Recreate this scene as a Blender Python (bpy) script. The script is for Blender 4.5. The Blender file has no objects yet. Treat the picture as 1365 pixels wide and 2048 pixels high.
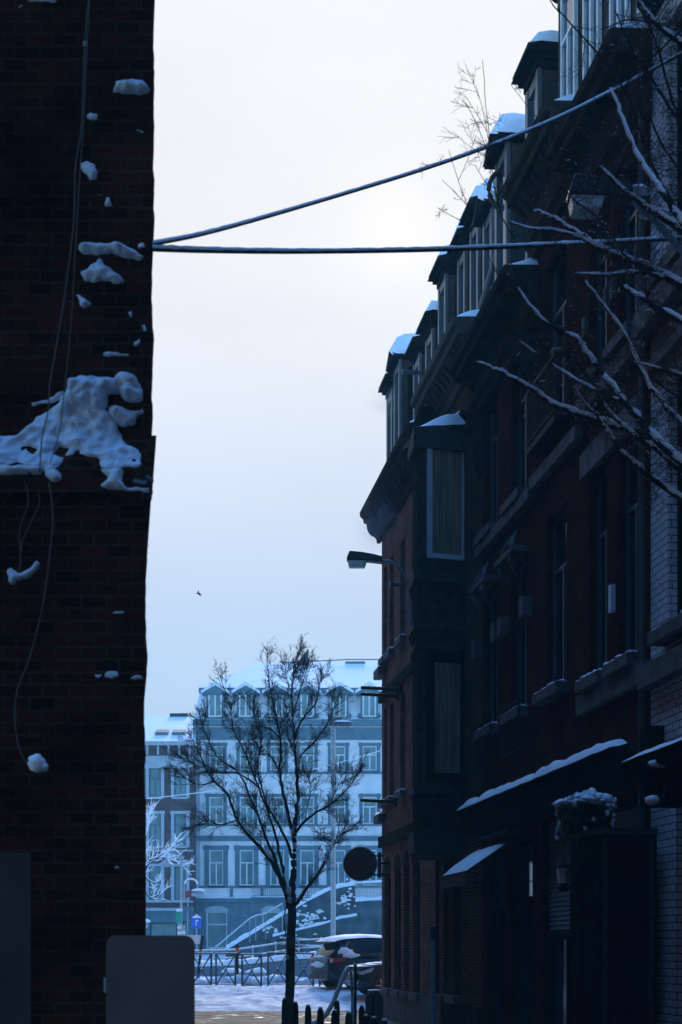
import bpy, math, random
import numpy as np
from mathutils import Vector, Matrix, noise

random.seed(7)
R = math.radians
SC = bpy.context.scene
COL = SC.collection

# ------------------------------------------------------------------ camera
CAMZ = 2.1
F = 2844.0
cam_d = bpy.data.cameras.new("camera")
cam = bpy.data.objects.new("camera", cam_d)
COL.objects.link(cam)
cam.location = (0, 0, CAMZ)
cam.rotation_euler = (R(90), 0, 0)
cam_d.sensor_width = 36
cam_d.sensor_fit = 'AUTO'
cam_d.lens = 50
cam_d.shift_y = (1890 - 1024) / 2048
cam_d.clip_start = 0.1
cam_d.clip_end = 3000
cam_d.dof.use_dof = True
cam_d.dof.focus_distance = 34
cam_d.dof.aperture_fstop = 4.0
SC.camera = cam
SC.view_settings.view_transform = 'Standard'
SC.view_settings.look = 'None'
SC.view_settings.exposure = 0
SC.view_settings.gamma = 1
SC.cycles.volume_bounces = 0
SC.cycles.volume_step_rate = 4

# ------------------------------------------------------------------ world
SUN_EL, SUN_AZ = R(26.5), R(2.2)          # azimuth from +Y towards +X
world = bpy.data.worlds.new("World")
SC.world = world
world.use_nodes = True
nt = world.node_tree
nt.nodes.clear()
N = nt.nodes.new
L = nt.links.new
def nmath(t, op, a, b=None, c=None, clamp=False):
    n = t.nodes.new('ShaderNodeMath'); n.operation = op; n.use_clamp = clamp
    for i, v in enumerate((a, b, c)):
        if v is None: continue
        if isinstance(v, (int, float)): n.inputs[i].default_value = v
        else: t.links.new(v, n.inputs[i])
    return n.outputs[0]
tc = N('ShaderNodeTexCoord')
sep = N('ShaderNodeSeparateXYZ'); L(tc.outputs['Generated'], sep.inputs[0])
def ramp(t, fac, stops, interp='EASE'):
    r = t.nodes.new('ShaderNodeValToRGB'); cr = r.color_ramp; cr.interpolation = interp
    while len(cr.elements) < len(stops): cr.elements.new(0.5)
    for e, (p, c) in zip(cr.elements, stops):
        e.position = p; e.color = (*c, 1)
    t.links.new(fac, r.inputs[0])
    return r.outputs[0]
# overcast brightness by elevation, on the sun's side of the sky
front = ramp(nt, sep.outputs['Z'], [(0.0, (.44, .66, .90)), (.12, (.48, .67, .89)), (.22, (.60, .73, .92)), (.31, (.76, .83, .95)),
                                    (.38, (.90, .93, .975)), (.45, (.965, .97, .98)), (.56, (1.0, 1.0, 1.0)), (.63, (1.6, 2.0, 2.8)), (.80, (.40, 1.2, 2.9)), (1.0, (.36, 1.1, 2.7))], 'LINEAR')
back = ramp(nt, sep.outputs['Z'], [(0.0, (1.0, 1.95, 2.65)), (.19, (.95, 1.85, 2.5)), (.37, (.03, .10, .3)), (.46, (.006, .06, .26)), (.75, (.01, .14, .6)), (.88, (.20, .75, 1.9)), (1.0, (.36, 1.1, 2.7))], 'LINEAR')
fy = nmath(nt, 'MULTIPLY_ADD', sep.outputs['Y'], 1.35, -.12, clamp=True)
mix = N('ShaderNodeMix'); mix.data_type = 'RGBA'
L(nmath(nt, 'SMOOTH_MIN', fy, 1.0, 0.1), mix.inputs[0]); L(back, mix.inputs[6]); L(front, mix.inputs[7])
# cloud veil: soft noise, plus a warm bright patch round the hidden sun
nz = N('ShaderNodeTexNoise'); nz.inputs['Scale'].default_value = 3.0; nz.inputs['Detail'].default_value = 4
mp = N('ShaderNodeMapping'); mp.inputs['Scale'].default_value = (1, 1, 3); L(tc.outputs['Generated'], mp.inputs[0]); L(mp.outputs[0], nz.inputs[0])
vein = nmath(nt, 'MULTIPLY_ADD', nz.outputs[0], 0.22, 0.89)
vm = N('ShaderNodeVectorMath'); vm.operation = 'SCALE'; L(mix.outputs[2], vm.inputs[0]); L(vein, vm.inputs['Scale'])
sd = Vector((math.sin(SUN_AZ) * math.cos(SUN_EL), math.cos(SUN_AZ) * math.cos(SUN_EL), math.sin(SUN_EL)))
dt = N('ShaderNodeVectorMath'); dt.operation = 'DOT_PRODUCT'; L(tc.outputs['Generated'], dt.inputs[0]); dt.inputs[1].default_value = sd
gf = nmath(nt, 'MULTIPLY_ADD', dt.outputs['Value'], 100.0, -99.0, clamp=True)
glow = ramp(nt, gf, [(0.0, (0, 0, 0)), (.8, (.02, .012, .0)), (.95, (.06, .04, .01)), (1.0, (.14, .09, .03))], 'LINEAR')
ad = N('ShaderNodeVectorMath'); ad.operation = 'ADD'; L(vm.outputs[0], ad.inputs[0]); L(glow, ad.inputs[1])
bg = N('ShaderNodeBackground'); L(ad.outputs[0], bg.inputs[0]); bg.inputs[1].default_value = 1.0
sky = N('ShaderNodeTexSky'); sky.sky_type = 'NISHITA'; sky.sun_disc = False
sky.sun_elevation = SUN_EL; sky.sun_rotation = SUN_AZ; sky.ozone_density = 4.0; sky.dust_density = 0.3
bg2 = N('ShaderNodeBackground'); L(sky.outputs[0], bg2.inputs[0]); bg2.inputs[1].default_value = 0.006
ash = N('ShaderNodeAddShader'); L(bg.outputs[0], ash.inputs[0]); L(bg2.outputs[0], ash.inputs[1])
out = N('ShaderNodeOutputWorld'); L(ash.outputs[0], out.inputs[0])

sun_d = bpy.data.lights.new("sun", 'SUN')
sun_d.energy = 3.0
sun_d.angle = R(12)
sun_d.color = (1.0, .93, .82)
sun = bpy.data.objects.new("sun", sun_d)
COL.objects.link(sun)
sun.rotation_euler = (-sd).to_track_quat('-Z', 'Y').to_euler()

# ------------------------------------------------------------------ helpers
def W(x, y, Y):
    "the point at depth Y that shows at this place of the photograph"
    return Vector(((x - 682.5) / F * Y, Y, CAMZ + (1890 - y) / F * Y))

def tag(o, label=None, cat=None, group=None, kind=None):
    if label: o['label'] = label
    if cat: o['category'] = cat
    if group: o['group'] = group
    if kind: o['kind'] = kind
    return o

def empty(name, loc=(0, 0, 0), rz=0, label=None, cat=None, group=None):
    o = bpy.data.objects.new(name, None)
    COL.objects.link(o)
    o.empty_display_size = .2
    o.location = loc
    o.rotation_euler = (0, 0, rz)
    return tag(o, label, cat, group)

def copy_tree(o, parent=None):
    c = o.copy(); COL.objects.link(c); c.parent = parent
    for ch in list(o.children): copy_tree(ch, c)
    return c

class MB:
    def __init__(s): s.v = []; s.f = []
    def add(s, vs, fs):
        b = len(s.v); s.v += [tuple(p) for p in vs]; s.f += [tuple(b + i for i in f) for f in fs]
    def box(s, x0, x1, y0, y1, z0, z1):
        s.add([(x0, y0, z0), (x1, y0, z0), (x1, y1, z0), (x0, y1, z0), (x0, y0, z1), (x1, y0, z1), (x1, y1, z1), (x0, y1, z1)],
              [(0, 3, 2, 1), (4, 5, 6, 7), (0, 1, 5, 4), (1, 2, 6, 5), (2, 3, 7, 6), (3, 0, 4, 7)])
        return s
    def quad(s, a, b, c, d): s.add([a, b, c, d], [(0, 1, 2, 3)]); return s
    def prism(s, pts, axis, a, b):
        "pts: outline in the two axes other than `axis`, extruded from a to b along it"
        n = len(pts)
        def mk(p, t):
            return {'x': (t, p[0], p[1]), 'y': (p[0], t, p[1]), 'z': (p[0], p[1], t)}[axis]
        s.add([mk(p, a) for p in pts] + [mk(p, b) for p in pts],
              [tuple(range(n)), tuple(range(2 * n - 1, n - 1, -1))] + [(i, n + i, n + (i + 1) % n, (i + 1) % n) for i in range(n)])
        return s
    def tube(s, pts, rad, seg=6, caps=True):
        pts = [Vector(p) for p in pts]
        if not hasattr(rad, '__len__'): rad = [rad] * len(pts)
        base = len(s.v); n = len(pts)
        up = Vector((0, 0, 1))
        for i, p in enumerate(pts):
            d = (pts[min(i + 1, n - 1)] - pts[max(i - 1, 0)])
            d = d.normalized() if d.length > 1e-9 else Vector((0, 0, 1))
            a = d.cross(up)
            if a.length < .15: a = d.cross(Vector((0, 1, 0)))
            a.normalize(); b = a.cross(d)
            for k in range(seg):
                t = 2 * math.pi * k / seg
                s.v.append(tuple(p + (a * math.cos(t) + b * math.sin(t)) * rad[i]))
        for i in range(n - 1):
            for k in range(seg):
                k2 = (k + 1) % seg
                s.f.append((base + i * seg + k, base + i * seg + k2, base + (i + 1) * seg + k2, base + (i + 1) * seg + k))
        if caps:
            s.f.append(tuple(base + k for k in reversed(range(seg))))
            s.f.append(tuple(base + (n - 1) * seg + k for k in range(seg)))
        return s
    def lathe(s, prof, c=(0, 0, 0), seg=16):
        base = len(s.v)
        for r, z in prof:
            for k in range(seg):
                t = 2 * math.pi * k / seg
                s.v.append((c[0] + r * math.cos(t), c[1] + r * math.sin(t), c[2] + z))
        for i in range(len(prof) - 1):
            for k in range(seg):
                k2 = (k + 1) % seg
                s.f.append((base + i * seg + k, base + i * seg + k2, base + (i + 1) * seg + k2, base + (i + 1) * seg + k))
        s.f.append(tuple(base + k for k in reversed(range(seg))))
        s.f.append(tuple(base + (len(prof) - 1) * seg + k for k in range(seg)))
        return s
    def blob(s, c, r, seed=0, amp=.25, seg=10, flat=0.0):
        "lump: noisy ellipsoid"
        base = len(s.v); rings = max(5, seg // 2 + 1)
        for i in range(rings + 1):
            th = math.pi * i / rings
            for k in range(seg):
                ph = 2 * math.pi * k / seg
                d = Vector((math.sin(th) * math.cos(ph), math.sin(th) * math.sin(ph), math.cos(th)))
                m = 1 + amp * noise.noise(d * 1.7 + Vector((seed, seed * .7, 0)))
                z = d.z * r[2] * m
                if z < 0: z *= (1 - flat)
                s.v.append((c[0] + d.x * r[0] * m, c[1] + d.y * r[1] * m, c[2] + z))
        for i in range(rings):
            for k in range(seg):
                k2 = (k + 1) % seg
                s.f.append((base + i * seg + k, base + (i + 1) * seg + k, base + (i + 1) * seg + k2, base + i * seg + k2))
        return s
    def build(s, name, mat, parent=None, smooth=False, bevel=0):
        me = bpy.data.meshes.new(name)
        me.from_pydata(s.v, [], s.f)
        me.materials.append(mat)
        if smooth: me.polygons.foreach_set('use_smooth', [True] * len(me.polygons))
        me.update()
        o = bpy.data.objects.new(name, me)
        COL.objects.link(o)
        if parent: o.parent = parent
        if bevel:
            m = o.modifiers.new('bevel', 'BEVEL'); m.width = bevel; m.segments = 2; m.limit_method = 'ANGLE'
        return o

# ------------------------------------------------------------------ materials
def material(name, col, rough=.8, var=.25, scale=6, bump=0.0, metal=0.0, spec=.5, stretch=(1, 1, 1), col2=None, bscale=None):
    m = bpy.data.materials.new(name); m.use_nodes = True
    t = m.node_tree; b = t.nodes['Principled BSDF']
    b.inputs['Roughness'].default_value = rough
    b.inputs['Metallic'].default_value = metal
    b.inputs['Specular IOR Level'].default_value = spec
    tcn = t.nodes.new('ShaderNodeTexCoord')
    mpn = t.nodes.new('ShaderNodeMapping'); mpn.inputs['Scale'].default_value = stretch
    t.links.new(tcn.outputs['Object'], mpn.inputs[0])
    nn = t.nodes.new('ShaderNodeTexNoise'); nn.inputs['Scale'].default_value = scale; nn.inputs['Detail'].default_value = 6
    t.links.new(mpn.outputs[0], nn.inputs[0])
    c2 = col2 or tuple(c * (1 - var) for c in col)
    c1 = col if col2 else tuple(min(1, c * (1 + var)) for c in col)
    o = ramp(t, nn.outputs[0], [(.35, c2), (.65, c1)], 'LINEAR')
    t.links.new(o, b.inputs['Base Color'])
    if bump:
        n2 = t.nodes.new('ShaderNodeTexNoise'); n2.inputs['Scale'].default_value = bscale or scale * 4; n2.inputs['Detail'].default_value = 5
        t.links.new(mpn.outputs[0], n2.inputs[0])
        bp = t.nodes.new('ShaderNodeBump'); bp.inputs['Strength'].default_value = bump; bp.inputs['Distance'].default_value = .02
        t.links.new(n2.outputs[0], bp.inputs['Height']); t.links.new(bp.outputs[0], b.inputs['Normal'])
    return m

def brick(name, c1, c2, mortar, bw=.21, rh=.07, ms=.008, rough=.9, bump=.6, stain=.5):
    m = bpy.data.materials.new(name); m.use_nodes = True
    t = m.node_tree; b = t.nodes['Principled BSDF']; b.inputs['Roughness'].default_value = rough
    b.inputs['Specular IOR Level'].default_value = .0
    tcn = t.nodes.new('ShaderNodeTexCoord'); sp = t.nodes.new('ShaderNodeSeparateXYZ'); t.links.new(tcn.outputs['Object'], sp.inputs[0])
    # wobble so the courses are not ruler-straight
    wn = t.nodes.new('ShaderNodeTexNoise'); wn.inputs['Scale'].default_value = 3.5; t.links.new(tcn.outputs['Object'], wn.inputs[0])
    u = nmath(t, 'ADD', sp.outputs[0], sp.outputs[1])
    u = nmath(t, 'MULTIPLY_ADD', wn.outputs[0], .03, u)
    v = nmath(t, 'MULTIPLY_ADD', wn.outputs[0], .022, sp.outputs[2])
    cb = t.nodes.new('ShaderNodeCombineXYZ'); t.links.new(u, cb.inputs[0]); t.links.new(v, cb.inputs[1])
    br = t.nodes.new('ShaderNodeTexBrick')
    br.inputs['Scale'].default_value = 1; br.inputs['Brick Width'].default_value = bw; br.inputs['Row Height'].default_value = rh
    br.inputs['Mortar Size'].default_value = ms; br.inputs['Mortar Smooth'].default_value = .3; br.inputs['Bias'].default_value = -.1
    br.inputs['Color1'].default_value = (*c1, 1); br.inputs['Color2'].default_value = (*c2, 1); br.inputs['Mortar'].default_value = (*mortar, 1)
    t.links.new(cb.outputs[0], br.inputs[0])
    nn = t.nodes.new('ShaderNodeTexNoise'); nn.inputs['Scale'].default_value = 1.3; nn.inputs['Detail'].default_value = 8; nn.inputs['Roughness'].default_value = .65
    t.links.new(tcn.outputs['Object'], nn.inputs[0])
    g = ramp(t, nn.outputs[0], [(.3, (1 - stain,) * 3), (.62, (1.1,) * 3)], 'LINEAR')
    mx = t.nodes.new('ShaderNodeVectorMath'); mx.operation = 'MULTIPLY'; t.links.new(br.outputs[0], mx.inputs[0]); t.links.new(g, mx.inputs[1])
    t.links.new(mx.outputs[0], b.inputs['Base Color'])
    n3 = t.nodes.new('ShaderNodeTexNoise'); n3.inputs['Scale'].default_value = 25; n3.inputs['Detail'].default_value = 6; t.links.new(tcn.outputs['Object'], n3.inputs[0])
    h = nmath(t, 'MULTIPLY_ADD', br.outputs['Fac'], -1.0, n3.outputs[0])
    bp = t.nodes.new('ShaderNodeBump'); bp.inputs['Strength'].default_value = bump; bp.inputs['Distance'].default_value = .012
    t.links.new(h, bp.inputs['Height']); t.links.new(bp.outputs[0], b.inputs['Normal'])
    return m

M = {
 'snow': material('snow', (.86, .88, .92), .75, .05, 5, .6, bscale=14, spec=.3),
 'shaded_snow': material('shaded_clumpy_snow', (.58, .66, .74), .85, .08, 12, .45, bscale=45, spec=.1),  # left wall snow: its shade is put into a darker, bluer colour
 'snow_ground': material('snow_ground', (.87, .88, .92), .85, .05, 2.6, 1.0, bscale=7, spec=.1, col2=(.50, .54, .62)),
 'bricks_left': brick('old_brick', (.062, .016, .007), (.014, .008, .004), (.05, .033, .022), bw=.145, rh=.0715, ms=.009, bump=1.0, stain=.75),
 'bricks_brown': brick('brown_brick', (.42, .22, .14), (.28, .14, .09), (.09, .06, .045), bw=.22, rh=.072, ms=.01),
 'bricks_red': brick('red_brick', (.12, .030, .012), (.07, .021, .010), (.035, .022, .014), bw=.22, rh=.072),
 'bricks_yellow': brick('ochre_brick', (.20, .11, .05), (.13, .07, .035), (.045, .03, .02), bw=.22, rh=.075, ms=.012),
 'bricks_white': brick('white_painted_brick', (.82, .76, .74), (.72, .66, .64), (.12, .12, .12), bw=.24, rh=.1, ms=.008, stain=.25),
 'stone': material('blue_stone', (.15, .13, .12), .75, .3, 5, .3, spec=.05),
 'stone_dark': material('sooty_stone', (.06, .043, .030), .85, .35, 5, .3, spec=.0),
 'wood_dark': material('dark_painted_wood', (.020, .014, .009), .7, .3, 8, .2, spec=.0),
 'wood_grey': material('grey_painted_wood', (.07, .058, .046), .65, .25, 8, .2, spec=.03),
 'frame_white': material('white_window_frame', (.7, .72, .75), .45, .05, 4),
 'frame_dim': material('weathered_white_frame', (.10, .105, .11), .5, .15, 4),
 'slate': material('slate', (.04, .04, .042), .7, .4, 9, .5, spec=.1),
 'zinc': material('zinc_sheet', (.06, .07, .08), .5, .2, 3, .1, metal=.3),
 'black': material('black_metal', (.012, .013, .015), .5, .2, 8),
 'iron': material('dark_iron', (.02, .018, .016), .6, .3, 20, .2, spec=.05),
 'greenmetal': material('dark_green_metal', (.05, .09, .095), .5, .2, 8, .1),
 'galv': material('galvanised_steel', (.30, .36, .40), .5, .15, 12, .1, metal=.2),
 'bark': material('bark', (.022, .018, .016), .95, .5, 14, .9, stretch=(1, 1, .3)),
 'twig': material('twig_bark', (.05, .028, .02), .95, .3, 10),
 'cable': material('black_cable', (.01, .01, .012), .6, .1, 10),
 'oldcable': material('grey_cable', (.10, .085, .07), .6, .2, 10),
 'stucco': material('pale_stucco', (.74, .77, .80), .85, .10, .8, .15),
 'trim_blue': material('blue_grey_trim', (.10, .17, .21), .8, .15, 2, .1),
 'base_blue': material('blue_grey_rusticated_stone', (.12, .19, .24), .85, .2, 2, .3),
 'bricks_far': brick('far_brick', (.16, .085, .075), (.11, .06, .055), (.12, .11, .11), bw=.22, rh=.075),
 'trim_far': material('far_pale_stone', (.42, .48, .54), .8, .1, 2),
 'retain': material('retaining_wall_stone', (.06, .09, .105), .9, .5, 1.2, .8, bscale=9),
 'concrete': material('pale_concrete', (.14, .19, .24), .85, .15, 3, .3),
 'board': material('grey_board', (.11, .085, .075), .75, .22, 2.2, .1),
 'plaster': material('grey_plaster', (.04, .035, .028), .9, .25, 3, .3),
 'lens': material('frosted_lamp_glass', (.62, .68, .6), .25, .15, 10),
 'curtain': material('old_curtain', (.28, .205, .125), .9, .5, 9, .3, stretch=(4, 4, .12)),
 'frame_blue': material('pale_blue_painted_frame', (.62, .68, .76), .45, .12, 6),
 'car_a': material('dark_blue_grey_car_paint', (.025, .035, .05), .25, .15, 3, metal=.4),
 'car_b': material('dark_car_paint', (.02, .03, .045), .22, .15, 3, metal=.4),
 'carglass': material('car_glass', (.01, .014, .02), .06, .1, 3),
 'rubber': material('tyre_rubber', (.012, .012, .013), .85, .2, 20),
 'chrome': material('chrome', (.6, .65, .7), .15, .05, 3, metal=1),
 'plate': material('number_plate', (.55, .55, .5), .5, .3, 30),
 'redlight': material('red_tail_light', (.35, .012, .02), .2, .1, 8),
 'headlight': material('headlight_glass', (.35, .42, .5), .1, .3, 14),
 'signred': material('rusty_red_sign_back', (.16, .018, .012), .7, .3, 5),
 'signred2': material('red_sign', (.30, .02, .04), .6, .1, 5),
 'signblue': material('blue_sign', (.03, .12, .6), .5, .05, 5),
 'signwhite': material('white_sign', (.75, .77, .8), .5, .05, 5),
 'orange': material('orange_reflector', (.65, .10, .05), .5, .1, 5),
 'green': material('green_sign', (.03, .3, .22), .5, .1, 5),
 'shutter': material('white_shutter', (.20, .22, .25), .6, .1, 5),
 'awning': material('dark_red_awning_cloth', (.06, .015, .012), .9, .2, 6),
 'leaf': material('evergreen_leaf', (.02, .045, .02), .6, .4, 10),
 'bird': material('bird_feathers', (.02, .022, .025), .8, .2, 20),
 'skylight': material('skylight_glass', (.05, .09, .12), .2, .1, 4),
}
def glassmat(name, col, rough, spec=.5):
    return material(name, col, rough, .35, .7, spec=spec)
M['glass_dark'] = glassmat('dark_window_glass', (.008, .012, .016), .12)
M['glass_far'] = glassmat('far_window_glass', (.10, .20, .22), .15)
M['glass_blue'] = glassmat('skylit_window_glass', (.03, .07, .12), .1)

# slush road: brown churned snow with wet tracks running along X
def slush():
    m = bpy.data.materials.new('slush'); m.use_nodes = True
    t = m.node_tree; b = t.nodes['Principled BSDF']
    tcn = t.nodes.new('ShaderNodeTexCoord')
    mp = t.nodes.new('ShaderNodeMapping'); mp.inputs['Scale'].default_value = (.5, 3.2, 1); t.links.new(tcn.outputs['Object'], mp.inputs[0])
    n1 = t.nodes.new('ShaderNodeTexNoise'); n1.inputs['Scale'].default_value = 1.6; n1.inputs['Detail'].default_value = 9; n1.inputs['Roughness'].default_value = .7
    t.links.new(mp.outputs[0], n1.inputs[0])
    c = ramp(t, n1.outputs[0], [(.48, (.025, .018, .012)), (.56, (.085, .064, .042)), (.61, (.30, .28, .27)), (.66, (.75, .77, .82))], 'LINEAR')
    t.links.new(c, b.inputs['Base Color'])
    r = ramp(t, n1.outputs[0], [(.34, (.25,) * 3), (.42, (.85,) * 3)], 'LINEAR'); t.links.new(r, b.inputs['Roughness'])
    bp = t.nodes.new('ShaderNodeBump'); bp.inputs['Strength'].default_value = .8; bp.inputs['Distance'].default_value = .05
    t.links.new(n1.outputs[0], bp.inputs['Height']); t.links.new(bp.outputs[0], b.inputs['Normal'])
    return m
M['slush'] = slush()
M['street'] = material('low_bounce_street', (.07, .065, .06), .7, .5, 1.2, .5, col2=(.03, .03, .03))  # dark colour chosen to lower the light bounced onto the near fronts

# ------------------------------------------------------------------ ground
def smooth(a, b, x):
    t = min(1, max(0, (x - a) / (b - a))); return t * t * (3 - 2 * t)
def gz(X, Y):
    z = .72 * smooth(39, 48, Y) + .15 * smooth(48, 62, Y) + .55 * smooth(62, 108, Y)
    if Y > 41.6:
        a = smooth(41.6, 43, Y) * (1 - smooth(62, 80, Y))
        z += a * (.08 * noise.noise(Vector((X * .9, Y * .9, 0))) + .06 * noise.noise(Vector((X * 3.1, Y * 3.1, 4))) + .035 * noise.noise(Vector((X * 8, Y * 8, 9))))
        z += .10 * math.exp(-((Y - 42.3) / .5) ** 2) * (.6 + .6 * noise.noise(Vector((X * 1.7, 3, 0))))
    return z
def grid_sheet(xs, ys, zf):
    mb = MB(); nx = len(xs)
    for y in ys:
        for x in xs: mb.v.append((x, y, zf(x, y)))
    for j in range(len(ys) - 1):
        for i in range(nx - 1):
            a = j * nx + i; mb.f.append((a, a + 1, a + nx + 1, a + nx))
    return mb
xs = [-400, -120, -50, -25, -14] + [-8 + .12 * i for i in range(134)] + [14, 25, 50, 120, 400]
ys = [-60, -20, 0, 10, 20, 30, 36, 38] + [39 + .14 * i for i in range(165)] + [64, 68, 74, 80, 90, 100, 108, 130, 200, 400, 900]
tag(grid_sheet(xs, ys, gz).build('snowy_ground', M['snow_ground'], smooth=True), kind='structure')
def nz2(X, Y): return .03 + .02 * noise.noise(Vector((X * 1.1, Y * .3, 1))) + .015 * noise.noise(Vector((X * 4, Y * 1.2, 1)))
MBs = grid_sheet([-40, -22, -12] + [-8 + .5 * i for i in range(33)] + [12, 30], [-30, -20, -12] + [-8 + .6 * i for i in range(75)] + [36.6], nz2)
tag(MBs.build('unseen_dark_street', M['street'], smooth=True), kind='structure')  # unseen dark sheet added over the snow to cut bounce light
xs = [-60, -20, -9] + [-6 + .12 * i for i in range(120)] + [14, 30, 60]
ys = [36.6 + .1 * i for i in range(52)]
def rz_(X, Y):
    e = smooth(36.6, 37.0, Y) * (1 - smooth(41.2, 41.7, Y))
    n = .5 * noise.noise(Vector((X * .8, Y * 4, 2))) + .4 * noise.noise(Vector((X * 3, Y * 8, 5)))
    return .72 * smooth(39, 48, Y) + .012 + e * (.05 + .06 * n)
tag(grid_sheet(xs, ys, rz_).build('slushy_road', M['slush'], smooth=True), kind='structure')

# ------------------------------------------------------------------ facade tools
# local frame of every house: x along the front, y outward, z up
def wall_mb(w, h, openings, depth=7.0, reveal=.24, zb=0.0, back=True):
    mb = MB()
    X = sorted({0, w} | {o[0] for o in openings} | {o[1] for o in openings})
    Z = sorted({zb, h} | {o[2] for o in openings} | {o[3] for o in openings})
    for i in range(len(X) - 1):
        for j in range(len(Z) - 1):
            cx, cz = (X[i] + X[i + 1]) / 2, (Z[j] + Z[j + 1]) / 2
            if any(o[0] < cx < o[1] and o[2] < cz < o[3] for o in openings): continue
            mb.quad((X[i], 0, Z[j]), (X[i], 0, Z[j + 1]), (X[i + 1], 0, Z[j + 1]), (X[i + 1], 0, Z[j]))
    for x0, x1, z0, z1 in openings:
        r = -reveal
        mb.quad((x0, 0, z0), (x0, r, z0), (x0, r, z1), (x0, 0, z1))
        mb.quad((x1, 0, z0), (x1, 0, z1), (x1, r, z1), (x1, r, z0))
        mb.quad((x0, 0, z1), (x0, r, z1), (x1, r, z1), (x1, 0, z1))
        mb.quad((x0, 0, z0), (x1, 0, z0), (x1, r, z0), (x0, r, z0))
    if back:
        mb.quad((0, 0, zb), (0, -depth, zb), (0, -depth, h), (0, 0, h))
        mb.quad((w, 0, zb), (w, 0, h), (w, -depth, h), (w, -depth, zb))
        mb.quad((0, -depth, zb), (w, -depth, zb), (w, -depth, h), (0, -depth, h))
        mb.quad((0, 0, h), (0, -depth, h), (w, -depth, h), (w, 0, h))
    return mb

def window(par, x0, x1, z0, z1, fm, gm, y=-.2, fw=.06, transom=.3, mull=True, sill=None, sill_out=.12, snow_sill=False, curtain=False, surround=None, sw=.22):
    f = MB()
    f.box(x0, x0 + fw, y, y + .07, z0, z1).box(x1 - fw, x1, y, y + .07, z0, z1)
    f.box(x0 + fw, x1 - fw, y, y + .07, z0, z0 + fw).box(x0 + fw, x1 - fw, y, y + .07, z1 - fw, z1)
    zt = z1 - fw
    if transom:
        zt = z1 - (z1 - z0) * transom
        f.box(x0 + fw, x1 - fw, y, y + .075, zt - fw / 2, zt + fw / 2); zt -= fw / 2
    if mull:
        c = (x0 + x1) / 2; f.box(c - fw * .55, c + fw * .55, y, y + .072, z0 + fw, zt)
    w = f.build('window', fm, par)
    MB().quad((x0, y + .02, z0), (x0, y + .02, z1), (x1, y + .02, z1), (x1, y + .02, z0)).build('pane', gm, w)
    if curtain:
        cm = MB(); n = 14
        for i in range(n):
            a = x0 + fw + (x1 - x0 - 2 * fw) * i / n; b = x0 + fw + (x1 - x0 - 2 * fw) * (i + 1) / n
            ya = y + .03 + .012 * (i % 2); yb = y + .03 + .012 * ((i + 1) % 2)
            cm.quad((a, ya, z0 + fw), (a, ya, z1 - fw), (b, yb, z1 - fw), (b, yb, z0 + fw))
        cm.build('curtain', M['curtain'], w)
    if sill:
        s = MB().box(x0 - .1, x1 + .1, -.15, sill_out, z0 - .16, z0 - .002).build('sill', sill, w)
        if snow_sill:
            mb = MB(); n = 8
            for i in range(n):
                xa = x0 - .09 + (x1 - x0 + .18) * (i + .5) / n
                mb.blob((xa, sill_out * .45, z0 + .004), ((x1 - x0 + .3) / n * .8, sill_out * .55, .035 + .03 * random.random()), i + x0 * 3, .4, 8, .9)
            mb.build('snow', M['snow'], w, smooth=True)
    if surround:
        s = MB(); e = .05
        s.box(x0 - sw, x0 - .001, -.02, e, z0 - .1, z1 + sw).box(x1 + .001, x1 + sw, -.02, e, z0 - .1, z1 + sw)
        s.box(x0 - sw * 1.25, x1 + sw * 1.25, -.02, e + .03, z1 + .003, z1 + sw * .9)
        s.build('surround', surround, w)
    return w

def snow_strip(name, par, x0, x1, y0, y1, z, th, seed=0, step=.12, edge=.6, mat='snow'):
    "a rounded blanket of snow over a flat top"
    n = max(4, int((x1 - x0) / step)); m = 9
    mb = MB()
    for i in range(n + 1):
        x = x0 + (x1 - x0) * i / n
        ex = min(1, min(i, n - i) / 1.6)
        for j in range(m + 1):
            u = j / m; t = math.sin(math.pi * u) ** .45 if 0 < u < 1 else 0
            wob = .03 * noise.noise(Vector((x * 2.2, seed, 3)))
            y = y0 + (y1 - y0) * u + (wob if u > .5 else 0)
            h = th * t * (.25 + .75 * ex ** .5) * (1 + .5 * noise.noise(Vector((x * 1.6, y * 2.5, seed))) + .2 * noise.noise(Vector((x * 6, y * 6, seed + 5))))
            mb.v.append((x, y, z + max(0, h)))
    for i in range(n):
        for j in range(m):
            a = i * (m + 1) + j; mb.f.append((a, a + 1, a + m + 2, a + m + 1))
    return mb.build(name, M[mat], par, smooth=True)

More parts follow.
